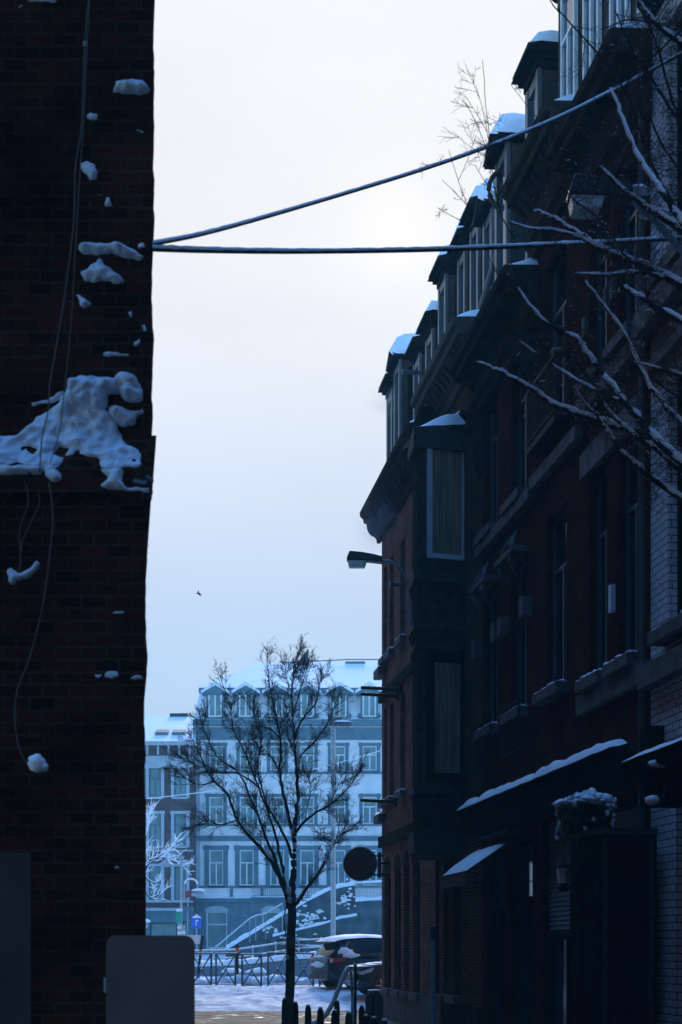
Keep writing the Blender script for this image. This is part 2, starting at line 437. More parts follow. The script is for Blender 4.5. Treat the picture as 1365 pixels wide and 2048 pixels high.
def cornice(par, w, zc, out=.6, h=.75, mat='stone_dark', brackets=.42, x0=0.0, snow=True, scallop=False):
    prof = [(0, zc - h), (.10, zc - h), (.12, zc - h + .12), (.2, zc - h + .2), (.2, zc - .34), (out - .12, zc - .30), (out - .1, zc - .18), (out - .02, zc - .12), (out, zc), (0, zc + .04)]
    c = MB().prism(prof, 'x', x0, w).build('cornice', M[mat], par)
    if brackets:
        n = int((w - x0) / brackets)
        for i in range(n):
            x = x0 + (i + .5) * (w - x0) / n
            if scallop:
                pr = [(.2, zc - .70)] + [(.2 + (out - .38) * math.sin(a * math.pi / 12), zc - .70 + .36 * (1 - math.cos(a * math.pi / 12))) for a in range(1, 7)] + [(.2, zc - .33)]
            else:
                pr = [(.2, zc - .62), (out - .32, zc - .5), (out - .2, zc - .38), (out - .2, zc - .31), (.2, zc - .33)]
            MB().prism(pr, 'x', x - .07, x + .07).build('bracket', M[mat], c)
    if snow:
        mb = MB(); n = max(8, int((w - x0) / .12)); m = 8
        for i in range(n + 1):
            x = x0 + .01 + (w - x0 - .02) * i / n; ex = min(1, (min(i, n - i) + .0) / 1.5) ** .5
            for j in range(m + 1):
                u = j / m; y = -.32 + (out + .30) * u
                hh = (.05 + .40 * (1 - u) ** 1.6 + .07 * math.sin(math.pi * u)) * (1 + .35 * noise.noise(Vector((x * 1.3, u * 2, zc))) + .15 * noise.noise(Vector((x * 5, u * 4, zc))))
                if j == m: hh = 0
                mb.v.append((x, y, zc + .003 + hh * ex))
        for i in range(n):
            for j in range(m): a = i * (m + 1) + j; mb.f.append((a, a + 1, a + m + 2, a + m + 1))
        mb.build('snow', M['snow'], c, smooth=True)
    return c

def mansard(par, w, zc, top=3.2, set_=.15, rake=1.2, mat='slate', depth=7.0):
    pts = [(-set_, zc), (-set_ - rake, zc + top), (-depth, zc + top + .5), (-depth, zc)]
    r = MB().prism(pts, 'x', .01, w - .01).build('roof', M[mat], par)
    snow_strip('snow', r, .02, w - .02, -set_ - rake - 2.2, -set_ - rake + .12, zc + top + .03, .22, seed=zc)
    return r

def dormer(par, xc, z0, ztop, wd=1.0, yf=-.3, depth=2.2, style='box', side='wood_dark', roof='wood_dark', snow=.40, over=.24, front='frame_dim'):
    x0, x1 = xc - wd / 2, xc + wd / 2
    yf -= .28 if depth == 2.2 and x1 < 30 else 0
    d = MB().box(x0, x1, -depth, yf, z0, ztop - .42).build('dormer', M[side], par)
    fr = MB()                                   # framed window on the street side and pilasters at the corners
    fr.box(x0 - .03, x0 + .12, yf + .002, yf + .08, z0 + .1, ztop - .42).box(x1 - .12, x1 + .03, yf + .002, yf + .08, z0 + .1, ztop - .42)
    fr.box(x0 + .12, x1 - .12, yf + .002, yf + .06, ztop - .62, ztop - .42).box(x0 + .12, x1 - .12, yf + .002, yf + .12, z0 + .1, z0 + .22)
    fr.build('window_frame', M[front], d)
    MB().quad((x0 + .12, yf + .01, z0 + .22), (x0 + .12, yf + .01, ztop - .62), (x1 - .12, yf + .01, ztop - .62), (x1 - .12, yf + .01, z0 + .22)).build('pane', M['glass_blue'], d)
    sd_ = MB()                                  # panelled cheeks
    for xx in (x0 - .012, x1 + .012):
        sd_.box(xx - .012, xx + .012, yf - .16, yf - .02, z0 + .1, ztop - .45)
        sd_.box(xx - .012, xx + .012, yf - .95, yf - .85, z0 + .1, ztop - .45)
        sd_.box(xx - .010, xx + .010, yf - .85, yf - .16, ztop - .62, ztop - .45)
    sd_.build('cheek_moulding', M['wood_grey'], d)
    if style == 'gable':
        prof = [(x0 - .16, ztop - .42), (x0 - .16, ztop - .34), (xc, ztop), (x1 + .16, ztop - .34), (x1 + .16, ztop - .42)]
        MB().prism(prof, 'y', -depth, yf + over).build('dormer_roof', M[roof], d)
    else:
        rf = MB()
        rf.box(x0 - .05, x1 + .05, -depth, yf + over * .4, ztop - .419, ztop - .28)
        rf.box(x0 - .10, x1 + .10, -depth, yf + over * .75, ztop - .279, ztop - .2)
        rf.prism([(-depth, ztop - .199), (yf + over + .06, ztop - .199), (yf + over, ztop - .09), (yf + over * .3, ztop), (-depth, ztop + .02)], 'x', x0 - .13, x1 + .13)
        rf.build('dormer_roof', M[roof], d)
    if snow:
        n = 14; m = 10; mb = MB()
        ya, yb = -depth, yf + over + .03
        for i in range(n + 1):
            u = i / n; x = x0 - .17 + (wd + .34) * u
            base = ztop - .03
            if style == 'gable': base = ztop - .34 * min(1, abs(x - xc) / (wd / 2 + .16)) + .003
            for j in range(m + 1):
                v = j / m; y = ya + (yb - ya) * v
                e = (math.sin(math.pi * u) ** .35 if 0 < u < 1 else 0) * (max(0, 1 - max(0, (v - .80) / .20) ** 2.4) ** .5)
                h = snow * e * (1 + .35 * noise.noise(Vector((x * 2 + zc_seed(xc), y * 2, z0))))
                mb.v.append((x, y, base - (.05 if v == 1 else 0) + h))
        for i in range(n):
            for j in range(m):
                a = i * (m + 1) + j; mb.f.append((a, a + 1, a + m + 2, a + m + 1))
        mb.build('snow', M['snow'], d, smooth=True)
    return d
def zc_seed(x): return (x * 7.13) % 10

DIR = Vector((-.1434, .9897, 0)); NOR = Vector((-.9897, -.1434, 0)); ROT = math.atan2(DIR.y, DIR.x)
def tpos(t, o=0.0, z=0.0): return Vector((7, 0, 0)) + DIR * t + NOR * o + Vector((0, 0, z))
def t_of(x, o=0.0):
    "distance along the right-hand fronts at which this photo column meets them"
    k = (x - 682.5) / F
    # point = (7,0)+d t+n o ; X = k Y
    return (7 + NOR.x * o - k * NOR.y * o) / (k * DIR.y - DIR.x)
def house(name, label, cat, t0, o=0.0): return empty(name, tpos(t0, o), ROT, label, cat, 'terraced houses along the right side of the street')

# ---- unseen houses added behind the camera to shade the near street
def shade_house(x0, w, zc, label, mat):
    h = empty('unseen_shade_house', (x0, -13, 0), 0, label, 'house', 'unseen houses added behind the camera for shade')
    ops = []
    for k in range(int(w / 2.6)):
        for z in (1, 5.2, 9.2, 12.6): ops.append((.7 + k * 2.6, 1.9 + k * 2.6, z, z + 2.3))
    wall_mb(w, zc, ops, depth=9).build('wall', M[mat], h)
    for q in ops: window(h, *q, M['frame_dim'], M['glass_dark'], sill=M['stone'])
    cornice(h, w, zc, .5, .8, 'stone_dark', .6)
    mansard(h, w, zc, 3.0)
shade_house(-22, 13, 16.2, 'unseen dark brick house added for shade behind the viewer, the wide one', 'bricks_brown')
shade_house(-9, 9, 16.8, 'unseen red brick house added for shade straight behind the viewer, facing down the street', 'bricks_red')
shade_house(0.02, 14, 16.0, 'ochre brick house across the junction, at the viewer\'s back right', 'bricks_yellow')

# ---- far corner house (brown brick, three narrow windows per floor, bracketed cornice)
t0, t1, zc = 32.6, 40.75, 14.4
h = house('brick_house', 'brown brick corner house at the far end of the terrace, beside the round red sign', 'house', t0)
w = t1 - t0
ops = []; wins = []
for xa, xb in ((768.5, 774.5), (780, 788), (801, 811)):
    b_, a_ = t_of(xa) - t0, t_of(xb) - t0
    for z0, z1 in ((10.1, 12.7), (6.1, 8.7)): wins.append((a_, b_, z0, z1))
gops = []
for xa, xb in ((769, 782), (789, 802), (808, 819), (826, 840)):
    gops.append((t_of(xb) - t0, t_of(xa) - t0, .9, 4.1))
MBw = wall_mb(w, zc, wins + gops)
MBw.build('wall', M['bricks_brown'], h)
for q in wins: window(h, *q, M['wood_dark'], M['glass_dark'], mull=False, sill=M['stone'], sill_out=.16, snow_sill=True)
for q in gops:
    window(h, *q, M['wood_dark'], M['glass_dark'], mull=False, sill=M['stone'])
    a, b = q[0], q[1]; ar = []
    for k in range(9):
        t = math.pi * k / 8; ar.append(((a + b) / 2 + (b - a) / 2 * math.cos(t), 4.1 + .45 * math.sin(t)))
    MB().prism(ar, 'y', -.02, .03).build('arch', M['stone_dark'], h)
MB().box(0, w + .06, .002, .10, 8.95, 9.2).build('string_course', M['stone_dark'], h)
MB().box(0, w + .06, .002, .10, 4.85, 5.15).build('string_course', M['stone_dark'], h)
MB().box(0, w + .04, .002, .05, 0, .85).build('plinth', M['stone'], h)
for (xx, zz) in ((w + .02, 9.85), (w + .02, 5.75)):
    c = MB().box(xx - .7, xx + .12, .002, .22, zz - .22, zz).build('corner_ledge', M['stone'], h)
    snow_strip('snow', c, xx - .7, xx + .12, .0, .22, zz + .003, .1, seed=zz)
cornice(h, w + .25, zc, .6, .85, 'stone_dark', .36, x0=1.3, scallop=True)
c = MB().box(0.0, 1.3, 0, .5, zc - .7, zc - .1).build('eaves', M['wood_dark'], h)
snow_strip('snow', c, .02, 1.28, -.2, .48, zc - .095, .14, seed=5)
mansard(h, w, zc, 2.9)
for Y, zt, st in ((33.9, 18.55, 'box'), (35.4, 17.9, 'box'), (37.0, 17.95, 'box'), (38.75, 18.5, 'gable'), (39.9, 18.15, 'box')):
    t = Y / .9897 + .5 - t0
    dormer(h, t - .1, zc - .3, zt, .8, yf=-.2 if Y < 38 else .0, style=st, over=.26)
MB().tube([(w - 4.6, -.2, zc + 2.1), (w - 4.6, .28, zc + 2.1)], .06, 8).build('flue', M['zinc'], h)
# flue pipe below the cornice
MB().tube([(t_of(812) - t0, -.05, 11.4), (t_of(812) - t0, .35, 11.4)], .05, 8).tube([(t_of(812) - t0, .33, 11.4), (t_of(812) - t0, .42, 11.4)], .08, 8).build('flue', M['zinc'], h)
MB().tube([(.25, .09, .8), (.25, .09, zc - .7)], .05, 8).build('downpipe', M['black'], h)

# ---- house with the box bay window
t0, t1, zc = 29.0, 32.59, 14.75
h = house('bay_window_house', 'dark brick house with the tall two-storey box bay hanging over the street', 'house', t0)
w = t1 - t0
gops = [(t_of(xb) - t0, min(w - .05, t_of(xa) - t0), 1.0, 3.9) for xa, xb in ((852, 866), (884, 897), (907, 922))]
gops = [q for q in gops if q[1] > q[0] + .1]
wall_mb(w, zc, gops).build('wall', M['bricks_yellow'], h)
for q in gops: window(h, *q, M['wood_dark'], M['glass_dark'], mull=False, sill=M['stone'], sill_out=.2)
MB().box(0, w, .002, .08, 0, .8).build('plinth', M['stone_dark'], h)
cornice(h, w + .9, zc, .6, .8, 'wood_grey', .3, x0=0.0, scallop=False)
mansard(h, w, zc, 2.9)
for Y, zt in ((30.0, 18.2), (31.2, 18.6), (32.45, 18.55)):
    dormer(h, Y / .9897 + .5 - t0, zc - .3, zt, .72, yf=-.36, style='gable' if Y < 30.5 else 'box', over=.26, side='zinc' if Y < 30.5 else 'wood_dark')
MB().tube([(1.0, .02, zc - .2), (.9, -.5, zc + 1.6), (.8, -1.2, zc + 3.3)], .07, 8).build('roof_pipe', M['oldcable'], h)
# the bay: plan tapers back to the wall on its far side; near cheek faces the camera
tb = t_of(930) - t0 + .01
def bay_box(mb, z0, z1, g=0.0):
    # near cheek is perpendicular to the view direction
    nx = -.15 * (1.06 + g)              # keep the cheek square to the street view
    pl = [(tb - g, 0.0), (tb - g + nx, 1.06 + g), (tb + .75, .98 + g), (tb + 2.6, .45 + g), (tb + 2.6, 0.0)]
    mb.prism(pl, 'z', z0, z1)
    return mb
bay = bay_box(MB(), 4.5, 12.55).build('bay', M['stone_dark'], h)
for za, zb2, g_ in ((12.55, 12.95, .10), (9.75, 9.95, .09), (8.75, 8.87, .10), (8.35, 8.42, .06), (5.3, 5.42, .09), (4.05, 4.5, .08)):
    bay_box(MB(), za, zb2, g_).build('moulding', M['wood_grey'], bay)
# windows in the near cheek: local frame along the cheek
A = Vector((tb, 0.0)); B = Vector((tb - .15 * 1.06, 1.06)); dr = (B - A).normalized()
ca = math.atan2(dr.y, dr.x)              # local x runs out from the wall, y faces the camera side
def cheek_window(z0, z1, fm, gm, cur, fw):
    x0, x1 = .03, .86
    f = MB()
    for a, b_, c_, d_ in ((x0, x0 + fw * .6, z0, z1), (x1 - fw, x1, z0, z1), (x0 + fw * .6, x1 - fw, z0, z0 + fw * 1.5), (x0 + fw * .6, x1 - fw, z1 - fw, z1)):
        f.box(a, b_, .001, .05, c_, d_)
    f.box(x1 - fw - .05, x1 - fw, .001, .035, z0 + fw * 1.5, z1 - fw).box(x0 + fw * .6, x1 - fw - .05, .001, .035, z1 - fw - .05, z1 - fw)
    o = f.build('bay_window', fm, h); o.location = (A.x, A.y, 0); o.rotation_euler = (0, 0, ca)
    MB().quad((x0, .004, z0), (x0, .004, z1), (x1, .004, z1), (x1, .004, z0)).build('pane', gm, o)
    if cur:
        cm = MB(); n = 26; xa, xb = x0 + fw * .6, x1 - fw - .05
        for i in range(n):
            a = xa + (xb - xa) * i / n; b_ = xa + (xb - xa) * (i + 1) / n
            ya = .008 + .014 * abs(math.sin(i * 1.7)); yb = .008 + .014 * abs(math.sin((i + 1) * 1.7))
            cm.quad((a, ya, z0 + fw * 1.5), (a, ya, z1 - fw - .12), (b_, yb, z1 - fw - .12), (b_, yb, z0 + fw * 1.5))
        cm.build('curtain', M['curtain'], o)
cheek_window(10.25, 12.4 + .35, M['frame_blue'], M['glass_blue'], True, .07)
cheek_window(5.55, 8.3, M['wood_dark'], M['glass_dark'], True, .12)
# snow blanket on the bay roof
mb = MB(); n = 14; m = 8
for i in range(n + 1):
    u = i / n
    for j in range(m + 1):
        v = j / m
        o_ = u * 1.14; x = tb - .1 - .15 * o_ + v * 1.6
        k = (math.sin(math.pi * min(1, .5 + (1 - v) * .0 + .5)) if False else 1)
        edge = max(0, 1 - max(0, (u - .6) / .4) ** 2.2) ** .6
        nearv = min(1, (v + .02) / .25) ** .5
        hh = (.14 + .52 * (1 - u) ** 1.3) * edge * nearv * (1 + .25 * noise.noise(Vector((u * 3, v * 3, 2))))
        mb.v.append((x, o_, 12.94 + hh))
for i in range(n):
    for j in range(m):
        a = i * (m + 1) + j; mb.f.append((a, a + 1, a + m + 2, a + m + 1))
mb.build('snow', M['snow'], bay, smooth=True)

# ---- dark brick house with the projecting cornice, ornamented windows
t0, t1, zc = 25.05, 28.99, 13.85
h = house('ornate_brick_house', 'dark brick house right of the box bay, stone crests above its first-floor windows', 'house', t0)
w = t1 - t0
wc = [t_of(982) - t0, t_of(1038) - t0]
wins = []
for c_ in wc:
    wins += [(c_ - .52, c_ + .52, 6.35, 9.1), (c_ - .52, c_ + .52, 10.25, 12.8)]
gops = [(.25, 1.7, .5, 4.0), (2.2, 3.5, .1, 3.9)]
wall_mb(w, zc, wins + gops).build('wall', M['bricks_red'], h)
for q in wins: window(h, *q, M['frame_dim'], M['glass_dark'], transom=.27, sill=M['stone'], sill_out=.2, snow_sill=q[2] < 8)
for q in gops: window(h, *q, M['wood_dark'], M['glass_blue'], sill=M['stone_dark'])
MB().box(0, w, .002, .16, 9.88, 10.08).build('string_course', M['stone'], h)
for c_ in wc:                                  # curled crests over the first-floor windows
    cr = MB()
    for s in (-.28, .28):
        cr.tube([(c_ + s, .12, 8.75), (c_ + s * 1.25, .26, 9.0), (c_ + s * 1.1, .22, 9.3), (c_ + s * .6, .10, 9.6)], [.03, .07, .055, .02], 7)
    cr.box(c_ - .62, c_ + .62, .002, .30, 9.12, 9.22)
    for q in (-.78, .78): MB().box(c_ + q - .13, c_ + q + .13, .002, .18, 7.9, 8.25).build('corbel', M['stone'], h)
    cr.build('crest', M['stone'], h)
for q in ((wc[0], 6.2), (wc[1], 6.2)):         # iron balconets
    b = MB(); z = q[1] - .62
    b.box(q[0] - .68, q[0] + .68, .16, .20, z + .85, z + .9).box(q[0] - .68, q[0] + .68, .16, .19, z, z + .04)
    for k in range(10): b.box(q[0] - .66 + k * .145, q[0] - .645 + k * .145, .165, .185, z + .04, z + .85)
    b.build('balconet', M['iron'], h)
cornice(h, w + .35, zc, .62, 1.0, 'stone_dark', .8, x0=-.15)
for xx in (w + .05, .1):
    MB().prism([(0, zc - 2.3), (.12, zc - 2.1), (.1, zc - 1.8), (.35, zc - 1.35), (.3, zc - 1.15), (.45, zc - 1.0), (0, zc - 1.0)], 'x', xx - .12, xx + .12).build('console', M['stone_dark'], h)
mansard(h, w, zc, 3.2)
for Y, zt, wd in ((25.1, 18.0, .75), (27.2, 17.9, .85)):
    dormer(h, Y / .9897 + wd / 2 - t0, zc - .1, zt, wd, yf=.1, style='gable' if Y > 27 else 'box', over=.26, snow=.42, side='zinc')
MB().tube([(.9, -.3, zc), (.9, -.3, zc + 2.5)], .06, 8).build('roof_pipe', M['oldcable'], h)
rg = MB(); c0 = Vector((3.1, -.35, 16.9))
rg.tube([c0 + Vector((0, .42 * math.cos(a), .42 * math.sin(a))) for a in [math.pi * 2 * k / 24 for k in range(25)]], .05, 6)
rg.tube([c0 + Vector((0, -.4, 0)), c0 + Vector((0, -.9, -.3))], .03, 6)
rg.build('attic_scroll', M['wood_grey'], h)

# ---- narrow house with high cornice
t0, t1, zc = 22.45, 25.04, 15.25
h = house('narrow_brick_house', 'narrow dark brick house with the highest snow-topped cornice and an iron balcony rail', 'house', t0)
w = t1 - t0
c_ = t_of(1112) - t0
wins = [(c_ - .6, c_ + .6, 6.35, 9.3), (c_ - .6, c_ + .6, 10.75, 13.6)]
gops = [(.3, 2.2, 2.35, 4.2), (.3, 2.2, .5, 2.25)]
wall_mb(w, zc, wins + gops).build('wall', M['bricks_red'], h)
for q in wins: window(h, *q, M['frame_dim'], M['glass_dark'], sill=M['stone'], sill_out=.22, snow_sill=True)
window(h, *gops[1], M['wood_dark'], M['glass_blue'], transom=0)
sh = MB()
for k in range(23): sh.prism([(-.16, 2.35 + k * .08), (-.10, 2.36 + k * .08), (-.125, 2.43 + k * .08), (-.16, 2.43 + k * .08)], 'x', .32, 2.18)
sh.build('roller_shutter', M['shutter'], h)
MB().box(.25, 2.25, -.1, .1, 4.22, 4.42).build('lintel', M['stone_dark'], h)
MB().box(0, w, .002, .14, 10.0, 10.22).build('string_course', M['stone'], h)
b = MB(); z = 10.6
b.box(c_ - .85, c_ + .85, 0, .28, z - .1, z).box(c_ - .83, c_ + .83, .22, .27, z + .95, z + 1.02).box(c_ - .83, c_ + .83, .23, .26, z + .1, z + .13)
for k in range(15): b.box(c_ - .82 + k * .115, c_ - .80 + k * .115, .235, .255, z, z + .95)
b.box(c_ - .83, c_ - .79, 0, .22, z + .95, z + 1.02)
bl = b.build('balcony', M['iron'], h)
for xx in (c_ - .82,): MB().blob((xx, .24, z + 1.03), (.12, .09, .05), 3, .3, 8, .8).build('snow', M['snow'], bl, smooth=True)
cornice(h, w + .1, zc, .62, 1.2, 'stone_dark', .25, x0=0.0, scallop=False)
mansard(h, w, zc, 2.6)
# full attic storey with panelled front, big eaves board above
at = MB().box(-2.9, w - .3, -2.6, -.3, zc - .3, 18.4).build('attic', M['wood_grey'], h)
MB().prism([(-2.6, 18.4), (-.28, 18.4), (-.05, 18.55), (-.05, 18.75), (.22, 18.9), (.22, 19.25), (.4, 19.4), (.4, 19.9), (-2.6, 20.3)], 'x', -2.95, w - .2).build('attic_eaves', M['wood_dark'], at)
for xx in (-2.2, -1.0, .3, 1.5):
    window(at, xx - .38, xx + .38, zc + .2, 18.1, M['frame_white'], M['glass_blue'], y=-.28, transom=.3)
MB().box(-2.5, w - .4, -.298, -.25, 18.12, 18.3).build('attic_band', M['wood_grey'], at)

# ---- red brick house with stone sills
t0, t1, zc = 19.52, 22.44, 14.45
h = house('stone_sill_house', 'dark red brick house with a pale stone sill band, next to the white brick front', 'house', t0)
w = t1 - t0
wc = [t_of(1255) - t0, t_of(1196) - t0]
wins = []
for c_ in wc: wins += [(c_ - .42, c_ + .42, 6.15, 9.3), (c_ - .42, c_ + .42, 10.75, 13.3)]
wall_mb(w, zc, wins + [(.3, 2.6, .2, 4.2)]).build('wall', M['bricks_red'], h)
for q in wins: window(h, *q, M['frame_dim'], M['glass_dark'], sill=M['stone'], sill_out=.2, snow_sill=q[2] < 8)
window(h, .3, 2.6, .2, 4.2, M['wood_dark'], M['glass_dark'])
MB().box(0, w, .002, .12, 5.68, 5.98).build('sill_band', M['stone'], h)
MB().box(0, w, .002, .13, 10.28, 10.58).build('sill_band', M['stone'], h)
for c_ in wc:
    MB().box(c_ - .62, c_ + .62, .002, .09, 9.32, 9.7).build('lintel', M['stone'], h)
    MB().box(c_ - .6, c_ + .6, .002, .09, 13.32, 13.65).build('lintel', M['stone'], h)
    for q in (-.51, .51): MB().box(c_ + q - .07, c_ + q + .07, .002, .07, 11.5, 11.8).build('stone_block', M['stone'], h)
cornice(h, w + .02, zc, .6, 1.1, 'stone_dark', .5, x0=-.1)
MB().tube([(.12, .08, .2), (.12, .08, zc - .9)], .05, 8).build('downpipe', M['oldcable'], h)
mansard(h, w, zc, 2.6)
MB().box(1.38, 1.5, .01, .08, 6.95, 7.35).build('wall_vent', M['frame_white'], h)

# ---- white painted brick house at the frame edge
t0, t1, zc = -12.0, 19.5, 15.6
h = house('white_brick_house', 'house with white painted brick piers at the right edge, nearest the camera', 'house', t0)
w = t1 - t0
wins = []
for k in range(11):
    b_ = w - .62 - k * 2.6
    wins += [(b_ - 1.5, b_, 6.2, 9.6), (b_ - 1.5, b_, 10.9, 14.2)]
wall_mb(w, zc, wins + [(w - 12.5, w - 8, .3, 4), (w - 7, w - .9, .3, 4)]).build('wall', M['bricks_white'], h)
for q in wins: window(h, *q, M['wood_dark'], M['glass_dark'], sill=M['stone'], sill_out=.25, snow_sill=True)
window(h, w - 12.5, w - 8, .3, 4, M['wood_dark'], M['glass_dark']); window(h, w - 7, w - .9, .3, 4, M['wood_dark'], M['glass_dark'])
MB().box(0, w, .002, .25, 10.3, 10.62).build('string_course', M['stone'], h); MB().box(0, w, .002, .14, 9.75, 9.9).build('string_course', M['stone'], h)
MB().box(0, w, .002, .2, 5.55, 5.85).build('string_course', M['stone'], h)
MB().box(w - .5, w - .1, .002, .2, 4.5, 5.0).build('corner_block', M['wood_dark'], h)
cornice(h, w, zc, .6, 1.0, 'wood_dark', .6)
mansard(h, w, zc, 2.6)

# ------------------------------------------------------------------ shop ledges, awning, vestibule on the right
def street_thing(name, t, o, label, cat, group=None, z=0): return empty(name, tpos(t, o, z), ROT, label, cat, group)
def ledge(t0, t1, o, z, label, drop=.55, seed=0, th=.17):
    r = street_thing('shop_canopy', t0, 0, label, 'canopy', 'snowy canopies over the shopfronts')
    w = t1 - t0
    MB().prism([(.21, z - drop), (o * .75, z - drop), (o * .8, z - .2), (o, z - .14), (o, z), (.21, z + .1)], 'x', 0, w).build('fascia', M['wood_dark'], r)
    snow_strip('snow', r, 0, w, .14, o + .04, z + .002, th, seed=seed, step=.2)
    return r
ledge(19.7, 28.9, .52, 4.78, 'long dark shop canopy under a thick line of snow, left of the white pier', seed=3)
ledge(8, 18.0, .92, 4.36, 'dark shop canopy with thin snow at the right edge of the photo', seed=8, th=.12)
# awning
ta, tb_ = 26.3, 28.3
r = street_thing('awning', ta, 0, 'small sloping awning white with snow, below the long canopy', 'awning')
MB().prism([(.02, 4.02), (.05, 4.06), (.95, 3.45), (.95, 3.2), (.93, 3.2), (.93, 3.42)], 'x', 0, tb_ - ta).build('cloth', M['awning'], r)
mb = MB(); n = 16; m = 8
for i in range(n + 1):
    for j in range(m + 1):
        x = (tb_ - ta) * i / n; v = j / m; y = .22 + .74 * v; z = 4.06 - .61 * (y - .05) / .9
        e = min(1, min(i, n - i) / 1.5) * (math.sin(math.pi * v) ** .4 if 0 < v < 1 else 0)
        mb.v.append((x, y, z + .012 + .08 * e * (1 + .4 * noise.noise(Vector((x * 4, y * 4, 1))))))
for i in range(n):
    for j in range(m):
        a = i * (m + 1) + j; mb.f.append((a, a + 1, a + m + 2, a + m + 1))
mb.build('snow', M['snow'], r, smooth=True)
MB().box(0, tb_ - ta, .01, .2, 4.15, 4.25).build('cover_board', M['stone'], r)
MB().tube([(.02, .05, 3.3), (.02, .9, 3.42)], .015, 6).tube([(tb_ - ta - .02, .05, 3.3), (tb_ - ta - .02, .9, 3.42)], .015, 6).build('arm', M['iron'], r)
# vestibule with planter on top
r = street_thing('entrance_porch', 18.9, 0, 'black box porch standing out from the shopfronts under the snowy shrub', 'porch')
p = MB().box(0, 1.25, .14, .93, 0, 3.55).build('body', M['wood_dark'], r)
MB().box(-.04, 1.29, .14, .98, 3.55, 3.63).build('roof', M['wood_grey'], r)
MB().box(.15, .5, .931, .95, .1, 3.2).box(.65, 1.1, .931, .95, .1, 3.2).build('door_panel', M['wood_dark'], r)
MB().box(-.02, 0, .2, .26, .1, 3.5).box(-.02, 0, .82, .88, .1, 3.5).build('edge_strip', M['wood_grey'], r)
# shrub in a trough
r = street_thing('snowy_shrub', 19.85, .80, 'small evergreen shrub loaded with snow on top of the black porch', 'shrub', z=3.63)
MB().box(-.35, .35, -.14, .14, 0, .14).build('trough', M['wood_dark'], r)
lf = MB(); sn = MB()
for i in range(1500):
    a = random.random() * 6.28; q = random.random() ** .5
    p = Vector((.46 * q * math.cos(a), .40 * q * math.sin(a), .12 + .42 * random.random() * (1 - .4 * q)))
    if random.random() < .3: p.z -= .3 * q; p.y += .08
    d = Vector((random.uniform(-1, 1), random.uniform(-1, 1), random.uniform(-.6, .6))).normalized() * .035; e = d.cross(Vector((0, 0, 1))).normalized() * .018
    lf.quad(p - d, p + e, p + d, p - e)
for i in range(40):
    a = random.random() * 6.28; q = random.random() ** .6
    sn.blob((.44 * q * math.cos(a), .40 * q * math.sin(a), .50 - .12 * q + .05 * random.random()), (.075 + .06 * random.random(), .08, .03 + .05 * random.random()), i, .9, 12, .4)
for i in range(34):
    a = random.random() * 6.28; q = 1
    sn.blob((.44 * math.cos(a), .39 * math.sin(a), .42 - .5 * random.random() ** 1.5), (.02 + .03 * random.random(), .03, .02 + .04 * random.random()), i + 70, 1.0, 8, .2)
lf.build('leaves', M['leaf'], r); sn.build('snow', M['snow'], r, smooth=True)
# round ring sign with snow
r = street_thing('ring_sign', 16.9, .95, 'hollow ring sign with snow in its rim, at the end of the right canopy', 'sign', z=3.95)
c0 = Vector((0, 0, 0)); rg = MB()
rg.tube([(.085 * math.cos(a), .12 * math.cos(a), .2 * math.sin(a)) for a in [2 * math.pi * k / 20 for k in range(21)]], .022, 6)
rg.tube([(0, 0, .2), (0, -.1, .34), (0, -.4, .42)], .03, 6)
rg.build('ring', M['iron'], r)
MB().blob((0, 0, -.16), (.07, .1, .06), 2, .3, 10).blob((0, -.06, .26), (.05, .12, .05), 5, .3, 10).blob((0, -.25, .42), (.05, .16, .05), 9, .3, 10).build('snow', M['snow'], r, smooth=True)
# wall lantern
def lantern(t, o, z, label):
    r = street_thing('wall_lantern', t, o, label, 'lantern', 'wall lanterns', z)
    MB().tube([(0, -.4, -.12), (0, -.15, -.16), (0, 0, -.1)], .02, 6).blob((0, -.0, -.14), (.09, .09, .05), 1, .05, 8).build('bracket', M['iron'], r)
    fr_ = MB().lathe([(.07, -.1), (.10, .16), (.11, .17), (.03, .26), (.01, .3)], seg=6).build('cage', M['iron'], r)
    MB().lathe([(.074, -.08), (.103, .14)], seg=6).build('glass', M['lens'], r)
lantern(t_of(1127, .9), .9, 3.05, 'small wall lantern in front of the white roller shutter')
# sign post with a box
P = W(867, 1864, 27.5)
r = empty('meter_post', (P.x, P.y, 0), 0, 'slim grey post with a small box head, close to the piers under the bay', 'post')
MB().tube([(0, 0, 0), (0, 0, 2.2)], .045, 10).build('pole', M['galv'], r)
MB().box(-.06, .06, -.05, .05, 2.2, 2.45).build('head', M['black'], r, bevel=.01)

# ------------------------------------------------------------------ street lamps on the house fronts
def street_lamp_head(r, L_, H):
    "cobra head pointing to local -x from the origin"
    prof = [(0.0, .05), (-.25 * L_, .10), (-.6 * L_, .15), (-.92 * L_, .17), (-L_, .02), (-L_ * .985, -.02), (-.45 * L_, -.03), (0, -.07)]
    MB().prism([(a, b * H) for a, b in prof], 'y', -.13, .13).build('lamp_head', M['black'], r, bevel=.02)
    MB().prism([(-.97 * L_, -.02 * H - .002), (-.93 * L_, -.16 * H), (-.5 * L_, -.16 * H), (-.44 * L_, -.03 * H - .002)], 'y', -.11, .11).build('lamp_glass', M['lens'], r, bevel=.015)
Yl = 33.0
P = W(766, 1120, Yl)
r = empty('street_lamp', P, 0, 'cobra-head street lamp on a curved arm left of the box bay, against the sky', 'street lamp', 'lamps mounted on the house fronts')
street_lamp_head(r, .84, 1.1)
q = [W(x, y, Yl) - P for x, y in ((762, 1121), (780, 1122), (797, 1133), (810, 1150), (819, 1175), (822, 1205), (822, 1260))]
MB().tube(q, .035, 8).build('arm', M['galv'], r)
e = tpos(t_of(822) - 2.2, 0.0, 0); bt = W(822, 1262, Yl) - P
